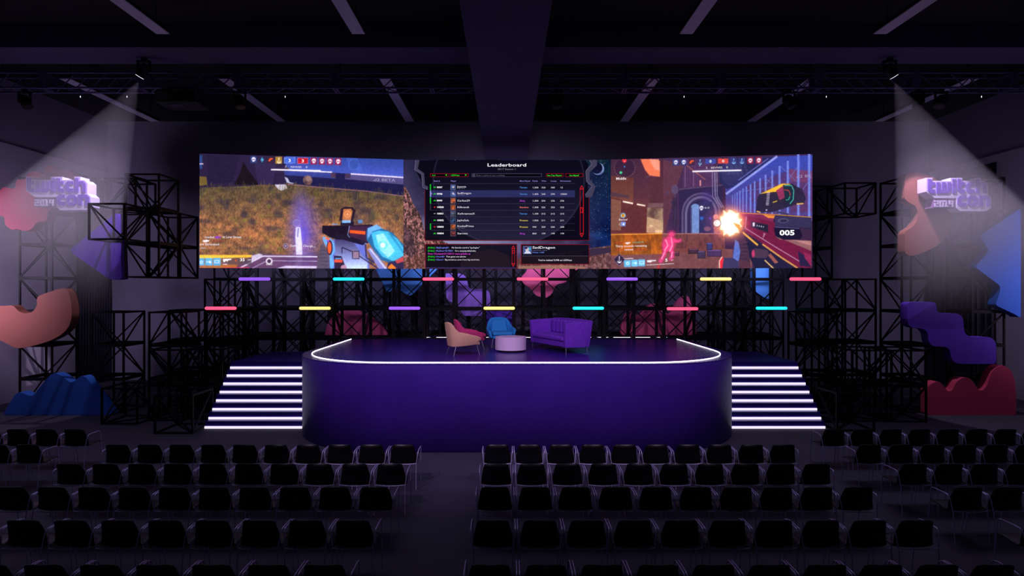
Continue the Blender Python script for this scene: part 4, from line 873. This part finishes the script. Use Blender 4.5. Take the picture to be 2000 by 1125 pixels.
for i, x0 in enumerate((176, 239, 302)):
    R.rect(x0, 980-i*3, x0+58, 1040-i*3, (110, 190, 226)); cx = x0+29; cy = 1008-i*3
    if i == 0: R.disc(cx, cy, 14, (230, 244, 250)); R.disc(cx, cy, 7, (110, 190, 226))
    elif i == 1: R.line([(cx-20, cy), (cx+18, cy)], (230, 244, 250), 6); R.disc(cx+9, cy, 10, (230, 244, 250))
    else: R.frame(cx-20, cy-13, cx+20, cy+13, (230, 244, 250), 6)
R.poly([(376, 982), (455, 978), (455, 988), (420, 992), (410, 1000), (380, 998)], (246, 240, 246)); R.text('5', 547, 994, 26, (255, 255, 255), 1.2, 'CENTER', 0.02); R.text('69', 598, 988, 13, (220, 206, 220), 1.1, 'CENTER'); R.line([(370, 1024), (615, 1010)], (236, 226, 236), 5)
R.finish()

# ------------------------------------------------------------------ stage furniture
def wrap(mb, bot, top, th, cen):                # curved upholstered wall from matching bottom and top outlines
    n = len(bot); O = []; I = []
    for lst in (bot, top):
        for i, p in enumerate(lst):
            p = Vector(p); a = Vector(lst[max(0, i-1)]); b = Vector(lst[min(n-1, i+1)])
            d = Vector((b.x-a.x, b.y-a.y, 0)); nn = Vector((-d.y, d.x, 0)).normalized()
            if nn.dot(Vector((cen[0]-p.x, cen[1]-p.y, 0))) < 0: nn = -nn
            O.append(p); I.append(p+nn*th)
    vs = O+I; m = 2*n; fs = []
    for i in range(n-1):
        fs += [(i, i+1, n+i+1, n+i), (m+i, m+n+i, m+n+i+1, m+i+1), (n+i, n+i+1, m+n+i+1, m+n+i), (i, m+i, m+i+1, i+1)]
    fs += [(0, n, m+n, m), (n-1, m+n-1, m+2*n-1, 2*n-1)]
    mb.add(vs, fs, 0, True)
def fix_normals(o):
    bm = bmesh.new(); bm.from_mesh(o.data); bmesh.ops.recalc_face_normals(bm, faces=bm.faces); bm.to_mesh(o.data); bm.free(); return o
def armchair(fab, label):
    r = empty('armchair'); tag(r, label, 'armchair')
    kb = [(-0.33, -0.31, 0.27), (-0.32, -0.05, 0.24), (-0.28, 0.24, 0.22), (-0.14, 0.33, 0.22), (0.14, 0.33, 0.22), (0.28, 0.24, 0.22), (0.32, -0.05, 0.24), (0.33, -0.31, 0.27)]
    kt = [(-0.39, -0.33, 0.47), (-0.42, -0.10, 0.52), (-0.37, 0.16, 0.57), (-0.23, 0.38, 0.79), (0.23, 0.38, 0.79), (0.37, 0.16, 0.57), (0.42, -0.10, 0.52), (0.39, -0.33, 0.47)]
    mb = MB(); wrap(mb, spline(kb, 4, False), spline(kt, 4, False), 0.075, (0, -0.05))
    o = fix_normals(mb.build('shell', fab, r)); bevel(o, 0.02, 2)
    o = MB().box((-0.27, -0.39, 0.25), (0.27, 0.25, 0.33)).build('seat_base', fab, r); bevel(o, 0.03, 3)
    o = MB().box((-0.275, -0.42, 0.335), (0.275, 0.22, 0.44)).build('seat_cushion', fab, r); bevel(o, 0.045, 4)
    mb = MB(); mb.add([(-0.24, 0.13, 0.42), (0.24, 0.13, 0.42), (0.24, 0.26, 0.42), (-0.24, 0.26, 0.42), (-0.2, 0.25, 0.74), (0.2, 0.25, 0.74), (0.2, 0.33, 0.76), (-0.2, 0.33, 0.76)], [(0,3,2,1),(4,5,6,7),(0,1,5,4),(1,2,6,5),(2,3,7,6),(3,0,4,7)])
    bevel(mb.build('back_cushion', fab, r), 0.035, 3)
    for sx in (-1, 1):
        for (y0, y1) in ((-0.3, -0.36), (0.22, 0.30)):
            MB().tube([(sx*0.25, y0, 0.27), (sx*0.31, y1, 0.0)], [0.014, 0.009], 8).build('leg', M['leg_metal'], r)
    return r
def put(o, x, y, z, face):                     # face: heading in radians, 0 = towards the audience
    o.location = (x, y, z); o.rotation_euler = (0, 0, face)
put(armchair(M['fab_beige'], 'beige armchair at the left front of the group, facing right'), -1.12, 14.0, SZ, math.radians(112))
put(armchair(M['fab_pink'], 'raspberry pink armchair behind the beige one'), -1.03, 15.2, SZ, math.radians(104))
put(armchair(M['fab_blue'], 'blue armchair facing the audience behind the round table'), -0.18, 15.9, SZ, math.radians(10))
# loveseat: front edge from (1.455,14.05) to (0.667,15.6)
r = empty('loveseat'); tag(r, 'violet velvet loveseat with high arms on the right of the table', 'sofa')
hw, hd = 0.90, 0.38
kb = [(-hw+0.02, -hd, 0.16), (-hw, 0.0, 0.15), (-hw+0.02, hd-0.1, 0.15), (-hw+0.14, hd, 0.15), (0, hd+0.02, 0.15), (hw-0.14, hd, 0.15), (hw-0.02, hd-0.1, 0.15), (hw, 0.0, 0.15), (hw-0.02, -hd, 0.16)]
kt = [(-hw-0.03, -hd-0.02, 0.77), (-hw-0.05, 0.0, 0.79), (-hw-0.03, hd-0.03, 0.80), (-hw+0.10, hd+0.09, 0.82), (0, hd+0.12, 0.83), (hw-0.10, hd+0.09, 0.82), (hw+0.03, hd-0.03, 0.80), (hw+0.05, 0.0, 0.79), (hw+0.03, -hd-0.02, 0.77)]
mb = MB(); wrap(mb, spline(kb, 6, False), spline(kt, 6, False), 0.11, (0, -0.1)); bevel(fix_normals(mb.build('shell', M['fab_purple'], r)), 0.03, 3)
bevel(MB().box((-0.79, -0.37, 0.16), (0.79, 0.26, 0.30)).build('seat_base', M['fab_purple'], r), 0.03, 3)
mb = MB(); P0 = [(-0.78, -0.39), (0.78, -0.39)]
bevel(MB().box((-0.785, -0.41, 0.305), (0.785, 0.26, 0.43)).build('seat_cushion', M['fab_purple'], r), 0.05, 4)
for k in range(8):                              # upright channels of the padded back
    x0 = -0.74+k*0.185; o = MB().box((x0+0.004, 0.20, 0.42), (x0+0.181, 0.33, 0.79)).build('back_channel', M['fab_purple'], r); bevel(o, 0.05, 3)
for sx in (-1, 1):
    for yy in (-0.34, 0.30): MB().tube([(sx*0.84, yy, 0.17), (sx*0.85, yy, 0.0)], 0.012, 8).build('leg', M['leg_metal'], r)
put(r, 1.40, 15.0, SZ, -math.atan2(0.891, 0.453))
tb = empty('round_table', (0.10, 14.75, SZ)); tag(tb, 'low round lilac-white drum table on a dark plinth', 'table')
MB().cyl((0, 0, 0), 0.33, 0.05, 40).build('plinth', M['dark_base'], tb)
o = MB().cyl((0, 0, 0.05), 0.405, 0.33, 48).build('drum', M['table'], tb); bevel(o, 0.012, 2)
o = MB().cyl((0, 0, 0.3801), 0.36, 0.006, 48).build('tabletop', M['table'], tb)

# ------------------------------------------------------------------ audience chairs
def chair_proto():
    r = empty('stacking_chair')
    prof = [(-0.035, 0.80), (-0.02, 0.72), (0.0, 0.63), (0.012, 0.55), (0.015, 0.475), (0.06, 0.442), (0.15, 0.432), (0.25, 0.435), (0.35, 0.445), (0.43, 0.448), (0.465, 0.43)]
    wid = [0.186, 0.202, 0.218, 0.230, 0.238, 0.242, 0.236, 0.230, 0.225, 0.215, 0.20]
    wrapf = [0.03, 0.04, 0.052, 0.056, 0.05, 0.03, 0.01, 0, 0, 0, 0]; lift = [0, 0, 0, 0, 0.0, 0.008, 0.02, 0.03, 0.02, 0.01, 0]
    bm = bmesh.new(); NU = 8; g = []
    for (y, z), w, f, l in zip(prof, wid, wrapf, lift):
        row = []
        for k in range(NU+1):
            s = -1+2*k/NU; row.append(bm.verts.new((s*w, y+f*s*s, z+l*abs(s)**3-(0.02*abs(s)**6 if z > 0.79 else 0))))
        g.append(row)
    for a, b in zip(g[:-1], g[1:]):
        for k in range(NU): f = bm.faces.new((a[k], a[k+1], b[k+1], b[k])); f.smooth = True
    bmesh.ops.recalc_face_normals(bm, faces=bm.faces)
    bmesh.ops.solidify(bm, geom=bm.faces[:], thickness=0.014)
    for f in bm.faces: f.smooth = True
    me = bpy.data.meshes.new('seat_shell'); bm.to_mesh(me); bm.free(); me.materials.append(M['chair'])
    o = bpy.data.objects.new('seat_shell', me); COL.objects.link(o); o.parent = r
    for s in (-1, 1):
        pts = [(s*0.243, -0.075, 0), (s*0.241, -0.055, 0.25), (s*0.240, -0.04, 0.43), (s*0.245, -0.03, 0.49), (s*0.262, -0.012, 0.62), (s*0.268, 0.0, 0.655), (s*0.27, 0.03, 0.675), (s*0.27, 0.10, 0.68), (s*0.27, 0.27, 0.68), (s*0.268, 0.32, 0.67), (s*0.265, 0.35, 0.63), (s*0.25, 0.43, 0.0)]
        MB().tube(pts, 0.007, 6).build('side_frame', M['chrome'], r)
    pts = [(-0.24, -0.04, 0.462), (-0.15, -0.03, 0.447), (0, -0.02, 0.438), (0.15, -0.03, 0.447), (0.24, -0.04, 0.462)]
    MB().tube(spline(pts, 3, False), 0.006, 6).build('rear_rail', M['chrome'], r)
    return r
cp = chair_proto(); first = [True]
def chair(x, y, label, group):
    o = cp if first[0] else copy_thing(cp, (0, 0, 0)); first[0] = False
    o.location = (x, y, 0); tag(o, label, 'chair', group)
RY = {'first': 10.1, 'second': 9.0, 'third': 7.95, 'fourth': 6.82, 'fifth': 5.73}
for rn_, Y in RY.items():
    for i in range(10):
        x = -1.86-0.57*i
        if CX+F*(x+0.3)/Y < -4: continue
        chair(x, Y, 'black chair, %s row of the left-centre block, %s seat from the centre aisle' % (rn_, ords[i]), 'left-centre block of chairs')
    for i in range(10):
        x = -0.17+0.57*i
        chair(x, Y, 'black chair, %s row of the right-centre block, %s seat from the centre aisle' % (rn_, ords[i]), 'right-centre block of chairs')
SY = {'first': 11.2, 'second': 10.1, 'third': 9.0, 'fourth': 7.95, 'fifth': 6.82, 'sixth': 5.73}
for rn_, Y in SY.items():
    for i in range(9):
        x = 6.51+0.57*i
        if CX+F*(x-0.3)/(Y) > 2003: break
        chair(x, Y, 'black chair, %s row of the far right block, %s from the left end' % (rn_, ords[i]), 'far right block of chairs')
    for i in range(5):
        x = -8.6-0.57*i
        if CX+F*(x+0.3)/Y < -4: break
        chair(x, Y, 'black chair, %s row of the far left block, %s from the right end' % (rn_, ords[i]), 'far left block of chairs')

# ------------------------------------------------------------------ haze
def beam_haze(apex, target, half, length, label):
    a = Vector(apex); d = (Vector(target)-a).normalized()
    t = math.tan(math.radians(half)); mb = MB(); n = 40
    mb.cyl((0, 0, -length), t*length, length-0.08, n, 0, t*0.08)
    m = bpy.data.materials.new('theatrical_haze'); m.use_nodes = True; nt = m.node_tree; N = nt.nodes; N.clear(); Lk = nt.links
    tc = N.new('ShaderNodeTexCoord'); sx = N.new('ShaderNodeSeparateXYZ'); Lk.new(tc.outputs['Object'], sx.inputs[0])
    mr = N.new('ShaderNodeMapRange'); mr.inputs['From Min'].default_value = 0; mr.inputs['From Max'].default_value = -length
    Lk.new(sx.outputs['Z'], mr.inputs['Value'])
    cr = N.new('ShaderNodeValToRGB'); el = cr.color_ramp.elements
    el[0].position = 0.0; el[0].color = (0, 0, 0, 1); el[1].position = 1.0; el[1].color = (0, 0, 0, 1)
    for p_, v_ in ((0.12, 0.009), (0.3, 0.06), (0.5, 0.3), (0.68, 0.8), (0.82, 0.5)):
        e_ = el.new(p_); e_.color = (v_, v_, v_, 1)
    Lk.new(mr.outputs[0], cr.inputs[0])
    mm = N.new('ShaderNodeMath'); mm.operation = 'MULTIPLY'; mm.inputs[1].default_value = HAZE_D; Lk.new(cr.outputs[0], mm.inputs[0])
    v_ = N.new('ShaderNodeVolumeScatter'); v_.inputs['Color'].default_value = (0.93, 0.90, 1, 1); Lk.new(mm.outputs[0], v_.inputs['Density'])
    o_ = N.new('ShaderNodeOutputMaterial'); Lk.new(v_.outputs[0], o_.inputs['Volume'])
    o = mb.build('haze', m); o.location = a; o.rotation_euler = d.to_track_quat('-Z', 'Y').to_euler()
    tag(o, label, 'haze', kind='stuff'); return o
HAZE_D = 0.36
pl = at(283, 150, 14.6); pr = at(1737, 150, 14.6)
AL = (pl.x, 14.6, 9.24); TL = (pl.x-2.8, 15.2, 9.24-4.2); AR = (pr.x, 14.6, 9.24); TR = (pr.x+2.35, 15.2, 9.24-4.2)
def along(a, b, d):
    a = Vector(a); b = Vector(b); return tuple(a+(b-a).normalized()*d)
AL = along(AL, TL, 0.3); AR = along(AR, TR, 0.3)
beam_haze(AL, TL, 19.5, 6.2, 'pale light beam of haze falling from the truss onto the left sign')
beam_haze(AR, TR, 19.5, 6.2, 'pale light beam of haze falling from the truss onto the right sign')

# ------------------------------------------------------------------ lights
def spot(name, loc, target, power, angle, col, blend=0.2, radius=0.08):
    l = bpy.data.lights.new(name, 'SPOT'); l.energy = power; l.spot_size = math.radians(angle); l.spot_blend = blend; l.color = col; l.shadow_soft_size = radius
    o = bpy.data.objects.new(name, l); COL.objects.link(o); o.location = loc
    o.rotation_euler = (Vector(target)-Vector(loc)).to_track_quat('-Z', 'Y').to_euler(); return o
V = (0.84, 0.71, 1.0)
def area(name, loc, target, power, sx, sy, col):
    l = bpy.data.lights.new(name, 'AREA'); l.shape = 'RECTANGLE'; l.size = sx; l.size_y = sy; l.energy = power; l.color = col
    o = bpy.data.objects.new(name, l); COL.objects.link(o); o.location = loc
    o.rotation_euler = (Vector(target)-Vector(loc)).to_track_quat('-Z', 'Y').to_euler(); return o
spot('beam_lamp_left', AL, TL, 1700, 38, V, 0.12, 0.03)
spot('beam_lamp_right', AR, TR, 1700, 38, V, 0.12, 0.03)
# wall washers just outside the picture on both sides
spot('wall_wash_left', (-14.9, 12.2, 4.2), (-15.5, 18.8, 4.2), 1400, 95, (0.80, 0.66, 1.0), 1.0, 0.5)
spot('wall_wash_right', (15.9, 11.8, 4.2), (16.4, 18.8, 4.2), 850, 95, (0.80, 0.66, 1.0), 1.0, 0.5)
# front-of-house wash on stage and furniture
spot('stage_wash_left', (-5, 3.0, 8.8), (-0.5, 14.2, 1.2), 2600, 46, (0.86, 0.66, 1.0), 0.8, 0.25)
spot('stage_wash_right', (5, 3.0, 8.8), (1.0, 14.2, 1.2), 2100, 46, (0.86, 0.66, 1.0), 0.8, 0.25)
# unseen area lamps added behind the screens to brighten rear wall and lattice
for nm_, x_, y_, w_ in (('left', -6.4, 17.95, 5.4), ('centre', 0, 18.28, 6.2), ('right', 6.4, 17.95, 5.4)):
    o = area('added_wall_glow_'+nm_, (x_, y_, 6.6), (x_, 22, 6.6), 36 if x_ == 0 else 9, w_-(0 if x_ == 0 else 1.6), 1.6, (0.76, 0.66, 1.0)); o.data.spread = math.radians(95)
    o = area('added_lattice_fill_'+nm_, (x_, y_, 4.9), (x_, 22, 2.6), 135, w_, 0.8, (0.66, 0.6, 1.0)); o.data.spread = math.radians(120)
spot('added_side_fill_left', (-8, 3.5, 8.8), (-13.2, 16, 4.2), 1100, 24, (0.85, 0.75, 1.0), 1.0, 0.3)  # unseen spot pair added to brighten the side shapes and signs
spot('added_side_fill_right', (8, 3.5, 8.8), (13.4, 16, 4.2), 1100, 24, (0.85, 0.75, 1.0), 1.0, 0.3)
o = area('added_overhead_fill', (0, 11.6, 9.3), (0, 11.6, 0), 170, 22, 2.5, (0.66, 0.58, 1.0)); o.data.spread = math.radians(90)  # unseen overhead panel added to lift the floor and chairs
#LIGHTS
w = bpy.data.worlds.new('hall'); SC.world = w; w.use_nodes = True
w.node_tree.nodes['Background'].inputs[0].default_value = (0.45, 0.38, 0.75, 1); w.node_tree.nodes['Background'].inputs[1].default_value = 0.045

# ------------------------------------------------------------------ camera
cd = bpy.data.cameras.new('camera'); cam = bpy.data.objects.new('camera', cd); COL.objects.link(cam)
cam.location = (0, 0, CH); cam.rotation_euler = (PI/2, 0, 0)
cd.sensor_width = 36; cd.lens = 36*F/2000; cd.shift_x = (1000-CX)/2000; cd.shift_y = (CY-562.5)/2000; cd.clip_end = 100
SC.camera = cam
SC.view_settings.view_transform = 'Standard'; SC.view_settings.look = 'None'; SC.view_settings.gamma = 1; SC.view_settings.exposure = 0
SC.view_settings.use_curve_mapping = False
